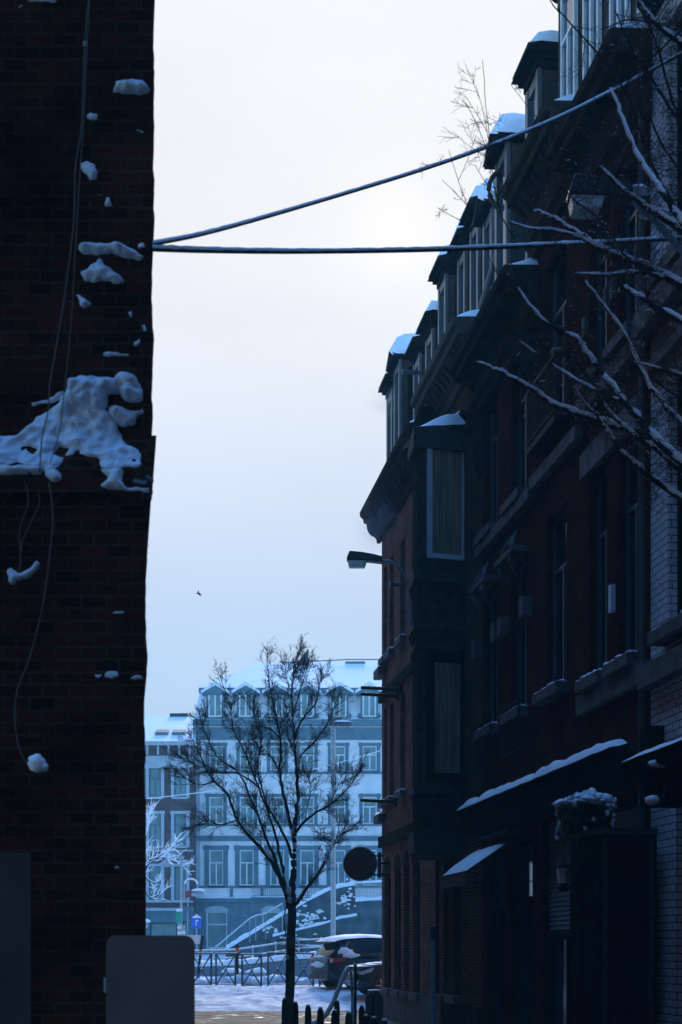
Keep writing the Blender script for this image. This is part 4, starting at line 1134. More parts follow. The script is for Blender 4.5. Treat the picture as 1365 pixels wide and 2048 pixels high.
# the foreground tree whose snowy branches come in from the right
T2 = 11.0
bt = empty('snowy_branch_tree', (4.3, 11.2, 0), 0, 'near tree at right whose snow-covered branches reach into the picture', 'tree')
hub = (1520, 1180)
L2 = [
 ([(1019, 444), (1062, 458), (1104, 460), (1160, 476), (1205, 500)], .006, .012, 0),
 ([(1067, 422), (1097, 432), (1130, 452), (1167, 477), (1200, 497), (1234, 512), (1297, 538), (1365, 574), (1470, 660), (1540, 800)], .006, .034, .3),
 ([(952, 724), (985, 738), (1023, 754), (1071, 784), (1120, 815), (1186, 838), (1240, 856), (1289, 866), (1350, 905), (1430, 980), (1530, 1100)], .005, .034, .3),
 ([(1038, 682), (1086, 717), (1130, 745), (1163, 765), (1200, 785), (1239, 800)], .005, .011, -.3),
 ([(1035, 575), (1060, 610), (1097, 648), (1152, 678), (1185, 720), (1211, 756), (1245, 800), (1275, 835), (1304, 870), (1365, 930), (1450, 1020), (1540, 1150)], .004, .034, -.2),
 ([(1248, 572), (1275, 590), (1304, 609), (1365, 645), (1440, 700), (1540, 850)], .008, .030, -.3),
 ([(1190, 826), (1208, 850), (1228, 880), (1245, 905), (1275, 932), (1304, 957), (1365, 1000), (1460, 1080), (1540, 1200)], .005, .026, .2),
 ([(1195, 790), (1225, 830), (1262, 866), (1290, 885), (1319, 903), (1365, 945), (1440, 1020)], .006, .026, .1),
 ([(1221, 176), (1238, 215), (1252, 259), (1278, 314), (1300, 350), (1322, 382), (1350, 425), (1400, 490), (1500, 640)], .006, .026, -.4),
 ([(1200, 333), (1225, 358), (1248, 381), (1275, 400), (1297, 418), (1330, 440), (1365, 464), (1450, 540)], .007, .026, .2),
 ([(1275, 0), (1290, 22), (1315, 52), (1340, 72), (1365, 92), (1450, 180)], .010, .022, .2),
 ([(1150, 548), (1193, 549), (1222, 550), (1252, 545), (1293, 546), (1330, 556)], .008, .012, .1),
 ([(1267, 724), (1300, 732), (1330, 742), (1365, 752), (1440, 800)], .006, .014, .3),
 ([(1170, 560), (1200, 600), (1250, 670), (1297, 768), (1318, 795), (1337, 820), (1365, 850), (1440, 940)], .004, .022, .1),
 ([(1141, 521), (1180, 585), (1215, 610), (1245, 660), (1262, 700), (1285, 755)], .004, .009, .5),
 ([(975, 500), (990, 540), (1015, 560)], .003, .005, 0),
 ([(1020, 520), (1060, 590), (1100, 640), (1130, 690), (1148, 740), (1170, 760), (1180, 790)], .004, .008, .4),
 ([(1100, 640), (1130, 665), (1150, 715), (1175, 755)], .004, .007, -.2),
 ([(1148, 775), (1165, 800), (1182, 820), (1200, 832)], .006, .009, .3),
 ([(1100, 0), (1180, 90), (1250, 180), (1290, 290), (1340, 400), (1420, 520)], .004, .014, .5),
 ([(1230, 20), (1260, 90), (1300, 150), (1350, 230), (1430, 330)], .005, .015, .6),
 ([(1290, 30), (1320, 110), (1345, 200), (1390, 300)], .005, .014, .9),
 ([(1340, 0), (1300, 70), (1290, 160), (1310, 260), (1365, 350)], .004, .010, .8),
 ([(1365, 60), (1320, 100), (1260, 160), (1210, 230), (1150, 300), (1120, 380)], .009, .004, 1.0),
 ([(1280, 230), (1240, 300), (1210, 340), (1180, 370)], .008, .004, 1.0),
 ([(1060, 260), (1090, 330), (1150, 400), (1200, 440), (1260, 520), (1320, 560)], .003, .010, -.6),
 ([(1030, 480), (1000, 420), (985, 340), (975, 240), (965, 120)], .006, .0025, .6),
 ([(985, 330), (950, 240), (925, 200)], .003, .002, .3), ([(978, 280), (966, 220), (952, 170)], .003, .002, .3),
 ([(940, 420), (920, 370), (898, 300)], .003, .002, .3), ([(960, 440), (925, 400), (885, 360)], .003, .002, .2), ([(920, 440), (900, 430), (875, 415)], .003, .002, .2),
 ([(1120, 280), (1070, 230), (1022, 170)], .003, .002, .3), ([(1000, 400), (975, 370), (950, 330)], .003, .002, .2),
 ([(1200, 60), (1260, 40), (1330, 50), (1400, 80)], .004, .008, 1.2), ([(1130, 330), (1200, 300), (1290, 320), (1365, 300)], .003, .007, 1.2),
 ([(1290, 540), (1310, 620), (1290, 700), (1310, 760), (1365, 800)], .004, .008, .6),
]
m1, tw, sn = grow(L2, T2, 11, .36, 1, 15, 2, 'bark', r_tip=.0012, twig_r=.0030, upb=.1, spread=42, snowf=-.4, tw_start=.02, snowk=1.2, thick=1.0)
trk = [([(1560, 2300, 11.2), (1545, 1800, 11.2), (1535, 1400, 11.2), (1530, 1150, 11.2), (1540, 850, 11.2), (1500, 600, 11.1), (1450, 300, 11.0), (1430, 60, 11), (1400, -200, 11)], .15, .03, 0)]
t2, _, _ = grow(trk, T2, 4, 0, 0, 0, 0, 'bark')
p0 = Vector((W(1560, 2300, 11.2).x, 11.2, 0)); bt.location = p0
t2.tube([W(1560, 2310, 11.2), Vector((p0.x, 11.2, -.05))], [.15, .19], 9)
rebase(t2, p0).build('trunk', M['bark'], bt, smooth=True)
b = rebase(m1, p0).build('branches', M['bark'], bt, smooth=True)
rebase(tw, p0).build('twigs', M['twig'], b)
rebase(sn, p0).build('snow', M['snow'], bt, smooth=True)

# snowy tree by the far-left house
T3 = 78.0
lt = empty('snowy_tree', (W(240, 1900, T3).x, T3, 1.1), 0, 'pale tree white with snow, half hidden behind the brick wall at left', 'tree')
L3 = [([(240, 1925), (245, 1850), (255, 1790), (262, 1760)], .25, .16, 0),
 ([(255, 1790), (285, 1748), (300, 1722), (325, 1715), (350, 1722), (366, 1730)], .12, .03, .5), ([(300, 1722), (330, 1705), (352, 1690), (358, 1682)], .07, .02, -1),
 ([(262, 1760), (285, 1700), (296, 1650), (300, 1620)], .09, .02, 1), ([(285, 1748), (305, 1765), (320, 1762), (324, 1750)], .06, .02, .6), ([(262, 1760), (290, 1735), (320, 1712), (340, 1700)], .06, .02, -1),
 ([(290, 1780), (300, 1795), (315, 1790), (326, 1786)], .05, .02, 1), ([(255, 1790), (230, 1720), (225, 1650)], .1, .02, 1), ([(250, 1800), (210, 1740), (180, 1680)], .1, .02, -1)]
m3, tw, sn = grow(L3, T3, 21, 1.1, 1, 5, 1, 'bark', r_tip=.012, twig_r=.03, snowf=-.6, tw_start=.1)
rebase(m3, lt.location).build('trunk', M['bark'], lt); tb3 = rebase(tw, lt.location).build('twigs', M['snow'], lt); rebase(sn, lt.location).build('snow', M['snow'], lt, smooth=True)

# ------------------------------------------------------------------ far white house
YF = 109.0; S = F / YF
def fx(x): return (x - 682.5) / S
def fz(y): return CAMZ + (1890 - y) / S
XR = 8.0                      # right end (hidden), local x = XR - X
r = empty('pale_apartment_house', (XR, YF, 1.3), math.pi, 'large pale stuccoed house with a snowy mansard roof and six dormers', 'building')
def lx(x): return XR - fx(x)
ZB = 1.3
def lz(y): return fz(y) - ZB
W_ = lx(388)
cols = [433, 494, 555, 615, 677, 740, 801]
rows = [(1492, 1541, True), (1594, 1648, True), (1700, 1771, True)]
ops = []; 
for c in cols:
    for (yt, yb, _) in rows:
        ops.append((lx(c + 14), lx(c - 14), lz(yb), lz(yt)))
arch = [(lx(455), lx(413), lz(1897), lz(1823)), (lx(560), lx(525), lz(1897), lz(1823)), (lx(640), lx(600), lz(1897), lz(1823)), (lx(740), lx(700), lz(1897), lz(1823))]
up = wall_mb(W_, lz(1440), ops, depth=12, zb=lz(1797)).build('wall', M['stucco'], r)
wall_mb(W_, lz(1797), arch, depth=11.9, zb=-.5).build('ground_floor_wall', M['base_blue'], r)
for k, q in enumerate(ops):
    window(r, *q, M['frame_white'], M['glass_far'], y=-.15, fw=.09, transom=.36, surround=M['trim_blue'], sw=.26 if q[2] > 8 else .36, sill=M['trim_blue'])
for q in arch:
    window(r, *q, M['frame_white'], M['glass_far'], fw=.1, transom=.35, mull=False)
    a, b_ = q[0], q[1]; ar = [((a + b_) / 2 + ((b_ - a) / 2 + .12) * math.cos(math.pi * k / 12), q[3] + .42 * math.sin(math.pi * k / 12)) for k in range(13)]
    MB().prism(ar, 'y', -.05, .06).build('arch', M['trim_far'], r)
bd = MB()
bd.box(0, W_ + .05, .003, .35, lz(1452), lz(1440)).box(0, W_, .003, .12, lz(1480), lz(1455))
bd.build('eaves_cornice', M['trim_blue'], r)
for e_, ya_, yb_ in ((.12, 1548, 1544), (.10, 1652, 1649), (.18, 1682, 1672), (.12, 1776, 1772), (.3, 1805, 1797)):
    MB().box(0, W_ + .03, .003, e_, lz(ya_), lz(yb_)).build('string_course', M['trim_blue'], r)
for c in [463.5 + 61 * k for k in range(6)]: MB().box(lx(c + 3), lx(c - 3), .003, .09, lz(1796), lz(1777)).build('panel_strip', M['trim_blue'], r)
pn = MB()
pn.box(W_ - .5, W_ + .04, .003, .10, lz(1796), lz(1441)).build('pilaster', M['trim_far'], r)
for c in (395, 484, 580, 670):
    rs = MB().box(lx(c + 14) + .03, lx(c - 8) - .03, .003, .04, lz(1898), lz(1812))
    for k in range(6): rs.box(lx(c + 14), lx(c - 8), .003, .08, lz(1896 - k * 14), lz(1896 - k * 14 - 11))
    rs.build('rusticated_pier', M['base_blue'], r)
snow_strip('snow', r, 0, W_, -.1, .32, lz(1797) + .003, .10, seed=2, step=.4)
# mansard roof
roof = MB()
zt, zb_ = lz(1372), lz(1440)
xr = lx(403); 
roof.v += [(0, -.05, zb_), (W_ + .1, -.05, zb_), (W_ - .45, -1.2, zt), (0, -1.2, zt), (0, -11.9, zb_), (W_ + .1, -11.9, zb_), (W_ - .45, -10.8, zt), (0, -10.8, zt)]
roof.f += [(0, 3, 2, 1), (1, 2, 6, 5), (5, 6, 7, 4), (4, 7, 3, 0), (3, 7, 6, 2)]
rf = roof.build('roof', M['snow'], r)
MB().box(0, W_ - .3, -1.3, -.85, zt - .35, zt + .02).build('roof_edge', M['trim_blue'], rf)
up_ = MB(); zr = lz(1327) + 2.05
up_.v += [(0, -.9, zt + .03), (W_ - .3, -.9, zt + .03), (W_ - 4.4, -10, zr), (0, -10, zr), (0, -11.8, zt), (W_ - .3, -11.8, zt)]
up_.f += [(0, 3, 2, 1), (1, 2, 5), (3, 4, 5, 2), (0, 1, 5, 4)]
up_.build('upper_roof', M['snow'], rf)
MB().prism([(lx(612), lz(1326) + 1.6), (lx(582), lz(1327) + 1.6), (lx(612), lz(1305) + 2.2)], 'y', -9.8, -9.0).build('chimney', M['bricks_far'], rf)
MB().tube([(0, -9.9, lz(1322) + 2.1), (lx(700), -9.9, lz(1322) + 2.1), (lx(560), -9.9, lz(1329) + 2.1)], .05, 6).build('ridge_rail', M['trim_blue'], rf)
MB().box(lx(735), lx(692), -9.9, -9.6, lz(1329) + 1.9, lz(1325) + 2.0).build('ridge_window', M['skylight'], rf)
for c in (431, 492, 553, 615, 680, 739, 800):
    x0, x1 = lx(c + 20), lx(c - 20); xc = (x0 + x1) / 2; hw = (x1 - x0) / 2
    dz0, dz1 = lz(1437), lz(1388)
    d = MB().box(x0 + .1, x1 - .1, -1.3, .05, dz0, dz1).build('dormer', M['trim_blue'], r)
    MB().prism([(x0 - .25, dz1), (xc, lz(1372)), (x1 + .25, dz1)], 'y', -1.5, .2).build('dormer_roof', M['trim_blue'], d)
    s_ = MB()
    for sg in (-1, 1):
        s_.prism([(xc, lz(1372) + .02), (xc, lz(1372) + .32), (xc + sg * (hw + .32), dz1 + .2), (xc + sg * (hw + .3), dz1 + .02)], 'y', -1.7, .25)
    s_.build('snow', M['snow'], d)
    f = MB().box(x0 + .25, x0 + .36, .052, .12, dz0 + .2, dz1 - .1).box(x1 - .36, x1 - .25, .052, .12, dz0 + .2, dz1 - .1).box(xc - .05, xc + .05, .052, .12, dz0 + .2, dz1 - .1).box(x0 + .25, x1 - .25, .052, .14, dz0 + .1, dz0 + .2).build('window', M['frame_white'], d)
    MB().quad((x0 + .3, .06, dz0 + .2), (x0 + .3, .06, dz1 - .1), (x1 - .3, .06, dz1 - .1), (x1 - .3, .06, dz0 + .2)).build('pane', M['glass_far'], f)
    sc = MB().lathe([(.02, 0), (.16, .1), (.16, .25), (.04, .4)], c=(x0 + .02, .1, dz0), seg=8).lathe([(.02, 0), (.16, .1), (.16, .25), (.04, .4)], c=(x1 - .02, .1, dz0), seg=8)
    sc.build('scroll', M['trim_blue'], d)
# balcony
bl = MB(); z0, z1 = lz(1793), lz(1771)
bl.box(lx(662), lx(505), .7, .75, z1 - .06, z1).box(lx(662), lx(505), .7, .74, z0, z0 + .05)
k = lx(662)
while k < lx(505): bl.box(k, k + .03, .71, .735, z0, z1); k += .16
bo = bl.build('balcony', M['trim_blue'], r)
MB().box(lx(664), lx(503), .302, .8, lz(1799), lz(1795)).build('balcony_slab', M['trim_blue'], bo)
snow_strip('snow', bo, lx(664), lx(503), .35, .8, lz(1795) + .003, .1, seed=5, step=.4)

# ------------------------------------------------------------------ far left brick house
YG = 107.0; S2 = F / YG
XR2 = (387 - 682.5) / F * YG
r = empty('far_brick_house', (XR2, YG, 1.3), math.pi, 'lower brown brick house with pale window surrounds, left of the pale stuccoed house', 'building')
def gx(x): return XR2 - (x - 682.5) / F * YG
def gz2(y): return CAMZ + (1890 - y) / F * YG - 1.3
WG = 16.0
ops = []
for c in (310.5, 361, 260, 209, 158):
    for yt, yb in ((1537, 1594), (1628, 1692), (1733, 1800)):
        ops.append((gx(c + 12), gx(c - 12), gz2(yb), gz2(yt)))
sh = [(gx(355), gx(300), gz2(1895), gz2(1845)), (gx(378), gx(366), gz2(1900), gz2(1842)), (gx(280), gx(200), gz2(1895), gz2(1845))]
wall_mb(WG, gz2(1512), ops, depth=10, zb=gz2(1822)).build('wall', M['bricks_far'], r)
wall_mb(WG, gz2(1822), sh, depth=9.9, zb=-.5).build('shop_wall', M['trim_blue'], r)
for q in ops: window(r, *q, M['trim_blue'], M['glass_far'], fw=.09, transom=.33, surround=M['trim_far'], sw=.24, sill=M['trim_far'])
for q in sh: window(r, *q, M['wood_grey'], M['glass_far'], fw=.1, transom=0, mull=False)
for e_, ya_, yb_ in ((.35, 1822, 1816), (.1, 1805, 1802), (.09, 1703, 1700)): MB().box(0, WG, .003, e_, gz2(ya_), gz2(yb_)).build('string_course', M['trim_far'], r)
MB().box(0, WG, .003, .12, gz2(1535), gz2(1512)).build('frieze', M['trim_far'], r)
MB().box(0, WG, .003, .5, gz2(1492), gz2(1486)).build('eaves', M['trim_far'], r)
MB().box(0, WG, -9, .08, gz2(1512), gz2(1492)).build('attic_band', M['bricks_far'], r)
for k in range(20): MB().box(.15 + k * .8, .28 + k * .8, .081, .42, gz2(1510), gz2(1492)).build('bracket', M['trim_far'], r)
rf = MB().prism([(.6, gz2(1485)), (-9, gz2(1434) + 1.5), (-10, gz2(1480)), (-10, gz2(1486))], 'x', 0, WG).build('roof', M['snow'], r)
for x in (318, 352):
    MB().prism([(-1.6, gz2(1485) + .8), (-2.6, gz2(1485) + 1.1), (-2.6, gz2(1485) + 1.38), (-1.6, gz2(1485) + 1.02)], 'x', gx(x + 13), gx(x - 13)).build('skylight', M['skylight'], rf)
MB().box(gx(350), gx(312), -9.2, -8.8, gz2(1436) + 1.4, gz2(1431) + 1.6).build('ridge_vent', M['slate'], rf)

# ------------------------------------------------------------------ stairs, retaining walls, balustrade
def wpoly(name, pts, Y, thick, mat, parent, org):
    pp = [((x - 682.5) / F * Y - org.x, CAMZ + (1890 - y) / F * Y - org.z) for x, y in pts]
    return MB().prism(pp, 'y', Y - org.y, Y + thick - org.y).build(name, mat, parent)
def snow_line(pts, Y, wy, th, parent, org, seed=0, name='snow'):
    "rounded snow ridge along a sloping coping"
    mb = MB(); P_ = [W(x, y, Y) for x, y in pts]; S = []
    for i in range(len(P_) - 1):
        n = max(2, int((P_[i + 1] - P_[i]).length / .18))
        for k in range(n): S.append(P_[i].lerp(P_[i + 1], k / n))
    S.append(P_[-1])
    m = 8
    for i, p in enumerate(S):
        for j in range(m + 1):
            a = math.pi * j / m
            q = th * (1 + .6 * noise.noise(Vector((i * .31, seed, j * .2))) + .3 * noise.noise(Vector((i * 1.3, seed, 0))))
            mb.v.append((p.x - org.x, p.y + wy / 2 - math.cos(a) * (wy / 2 + .04) - org.y, p.z - org.z + math.sin(a) ** .6 * q - (.05 if j in (0, m) else 0)))
    for i in range(len(S) - 1):
        for j in range(m):
            a = i * (m + 1) + j; mb.f.append((a, a + 1, a + m + 2, a + m + 1))
    return mb.build(name, M['snow'], parent, smooth=True)
org = Vector((W(600, 1900, 84).x, 84, 1.0))
r = empty('stair_wall', org, 0, 'dark stone retaining wall with a snow-lined slope climbing to the right', 'wall')
top = [(452, 1899), (500, 1870), (567, 1829), (618, 1800), (660, 1779), (690, 1772), (710, 1769)]
wpoly('masonry', top + [(711, 1803), (830, 1803), (830, 1975), (452, 1975)], 84, .6, M['retain'], r, org)
snow_line(top, 84, .6, .22, r, org, 1)
sl = MB()
l2 = [(546, 1872), (600, 1858), (640, 1849), (680, 1836), (714, 1830)]
lo_ = wpoly('lower_coping', l2 + [(714, 1836), (546, 1878)], 83.6, .4, M['retain'], r, org)
snow_line(l2, 83.6, .4, .12, r, org, 5)
# tufts of snowed plants hanging on the wall
tf = MB(); rn = random.Random(4)
for x, y, sx, sy, n in ((620, 1830, 28, 18, 34), (683, 1800, 14, 12, 22), (530, 1858, 18, 10, 16), (600, 1845, 30, 25, 22), (700, 1790, 10, 25, 14)):
    for _ in range(n):
        p = W(x + rn.gauss(0, sx * .5), y + rn.gauss(0, sy * .5), 83.9) - org
        tf.blob(p, (.05 + .09 * rn.random(), .06, .03 + .05 * rn.random()), rn.random() * 9, .6, 6)
tf.build('snow_tuft', M['snow'], r, smooth=True)
# terrace and balustrade
org = Vector((W(740, 1800, 84.6).x, 84.6, CAMZ + 87 / F * 84.6))
r = empty('terrace_railing', org, 0, 'snowy railing of close upright bars on top of the stone wall', 'railing')
b = MB(); a0, a1 = W(710, 1767, 84.7) - org, W(800, 1762, 84.7) - org
b.tube([a0, a1], .05, 6); b.tube([W(710, 1797, 84.7) - org, W(800, 1795, 84.7) - org], .04, 6)
for k in range(32):
    x = 711 + k * 2.8; b.tube([W(x, 1798, 84.7) - org, W(x, 1766, 84.7) - org], .022, 5)
b.build('bars', M['galv'], r)
snow_line([(710, 1766), (800, 1761)], 84.6, .12, .08, r, org, 3)
snow_line([(711, 1802), (740, 1799), (800, 1797)], 84, .6, .18, r, org, 7, 'snow_at_foot')
# stair handrail
org = W(430, 1897, 82)
pp = [(430, 1897), (500, 1838), (512, 1832), (532, 1828), (565, 1808)]
r = empty('stair_handrail', org, 0, 'thin snow-lined handrail climbing the stairs, with a kink in the middle', 'handrail')
q = [W(x, y, 82) - org for x, y in pp]
MB().tube(q, .035, 6).build('rail', M['galv'], r)
MB().tube([v + Vector((0, 0, .04)) for v in q], .035, 6).build('snow', M['snow'], r)
pst = MB()
for i in range(len(pp)): pst.tube([q[i], Vector((q[i].x, q[i].y, -.9 + (q[i].z * .72)))], .025, 5)
pst.build('post', M['galv'], r)
# ramp wall and guard rails behind the fence
YR = 57.0
org = Vector((W(560, 1950, YR).x, YR, .8))
r = empty('ramp_wall', org, 0, 'low blue-grey concrete wall topped with snow behind the crossed barriers', 'wall')
tp = [(300, 1934), (391, 1931), (470, 1928), (540, 1921), (600, 1915), (680, 1911), (820, 1908)]
wpoly('masonry', tp + [(820, 1985), (300, 1985)], YR, .5, M['concrete'], r, org)
snow_line(tp, YR, .5, .17, r, org, 9)
def guard(tp, drop, Y, label, posts):
    org = Vector((W(560, 1900, Y).x, Y, W(560, 1930, Y).z))
    r = empty('guard_rail', org, 0, label, 'railing', 'two-bar railings along the ramp')
    q1 = [W(x, y, Y) - org for x, y in tp]; q2 = [W(x, y + drop, Y) - org for x, y in tp]
    MB().tube(q1, .028, 6).build('top_rail', M['galv'], r)
    MB().tube(q2, .024, 6).build('lower_rail', M['galv'], r)
    s_ = MB().tube([v + Vector((0, 0, .035)) for v in q1], .03, 6).tube([v + Vector((0, 0, .03)) for v in q2], .026, 6)
    for x in posts:
        i = max(j for j in range(len(tp)) if tp[j][0] <= x); t = (x - tp[i][0]) / (tp[i + 1][0] - tp[i][0]); y = tp[i][1] + t * (tp[i + 1][1] - tp[i][1])
        MB().tube([W(x, y - 3, Y) - org, W(x, y + drop * 1.9, Y) - org], .028, 6).build('post', M['galv'], r)
        s_.blob(W(x, y - 2, Y) - org, (.06, .05, .05), x, .3, 6).blob(W(x, y + drop, Y) - org, (.05, .05, .07), x, .3, 6)
    s_.build('snow', M['snow'], r, smooth=True)
guard([(330, 1903), (470, 1900), (506, 1895), (552, 1888), (600, 1881), (640, 1879), (820, 1876)], 16, 58.5, 'snow-lined two-bar railing behind the low wall, the nearer of two', (425, 506, 552, 598, 643, 700, 760))
guard([(560, 1876), (620, 1880), (700, 1880), (820, 1878)], 12, 66, 'snow-lined railing stretch behind the dark tree trunk, the farther of two', (598, 690, 770))

# ------------------------------------------------------------------ crossed barriers
YB = 48.0
def barrier_proto():
    r = empty('barrier', (0, 0, 0))
    w, h = .71, 1.06
    MB().box(-w / 2, -w / 2 + .06, -.03, .03, -.1, h).build('post', M['greenmetal'], r)
    MB().box(w / 2 - .06, w / 2, -.03, .03, -.1, h).build('post', M['greenmetal'], r)
    MB().box(-w / 2, w / 2, -.022, .022, h, h + .04).build('top_rail', M['greenmetal'], r)
    MB().box(-w / 2 + .045, w / 2 - .045, -.015, .015, .02, .05).build('bottom_rail', M['greenmetal'], r)
    c = MB(); a = w / 2 - .05
    c.tube([(-a, 0, .05), (0, 0, h * .5), (a, 0, h - .02)], .026, 6).tube([(a, .005, .05), (0, .005, h * .5), (-a, .005, h - .02)], .026, 6)
    c.lathe([(.001, -.02), (.045, -.02), (.045, .02), (.001, .02)], c=(0, 0, h * .5), seg=10)
    c.build('cross_brace', M['greenmetal'], r)
    s_ = MB(); n = 12
    for k in range(n): s_.blob((-w / 2 + w * (k + .5) / n, 0, h + .04), (w / n * .9, .032, .035 + .012 * math.sin(k * 2.3)), k, .3, 8, .7)
    s_.blob((0, -.01, h * .5 + .05), (.05, .03, .035), 3, .3, 8)
    for sg in (-1, 1):
        for k in range(5):
            t = .12 + k * .09; s_.blob((sg * t * .62, 0, h * .5 + .03 + t * .85), (.028, .022, .03), k, .4, 6)
    s_.build('snow', M['snow'], r, smooth=True)
    return r
bx = [(404, 'leftmost crossed barrier, cut off by the grey board'), (452, 'crossed barrier second from the left, below the blue sign'), (504, 'crossed barrier third from the left, left of the tree'),
      (556, 'crossed barrier partly hidden by the tree trunk'), (608, 'crossed barrier just right of the tree trunk'), (659, 'crossed barrier at the rear bumper of the parked car')]
bp = barrier_proto()
for i, (x, lab) in enumerate(bx):
    o = bp if i == 0 else copy_tree(bp)
    X = (x - 682.5) / F * YB
    o.location = (X, YB, gz(X, YB) + (.02 if i % 2 else -.01)); o.rotation_euler = (0, 0, R((-3, 4, -2, 3, -4, 2)[i]))
    tag(o, lab, 'barrier', 'crossed metal barriers in the snow')
# snow bank at the barriers' foot, right part
sb = MB()
for k in range(26):
    X = -6 + k * .35 + random.random() * .2; sb.blob((X, 49.4 + random.uniform(-.2, .3), gz(X, 49.4) + .02), (.5, .3, .18 + .12 * random.random()), k, .5, 12, .8)
tag(sb.build('snow_bank', M['snow_ground'], smooth=True), kind='structure')
# two snow-covered benches
for x, lab in ((465, 'low bench buried in snow behind the barriers, the left one'), (512, 'low bench buried in snow behind the barriers, the right one')):
    P = W(x, 1945, 53); r = empty('bench', (P.x, 53, gz(P.x, 53)), 0, lab, 'bench', 'snow-buried benches')
    hgt = P.z - gz(P.x, 53)
    MB().box(-.38, .38, -.18, .18, hgt - .06, hgt).build('seat', M['galv'], r)
    MB().box(-.34, -.28, -.15, .15, -.05, hgt - .06).build('leg', M['galv'], r); MB().box(.28, .34, -.15, .15, -.05, hgt - .06).build('leg', M['galv'], r)
    snow_strip('snow', r, -.4, .4, -.2, .2, hgt + .002, .16, seed=x)

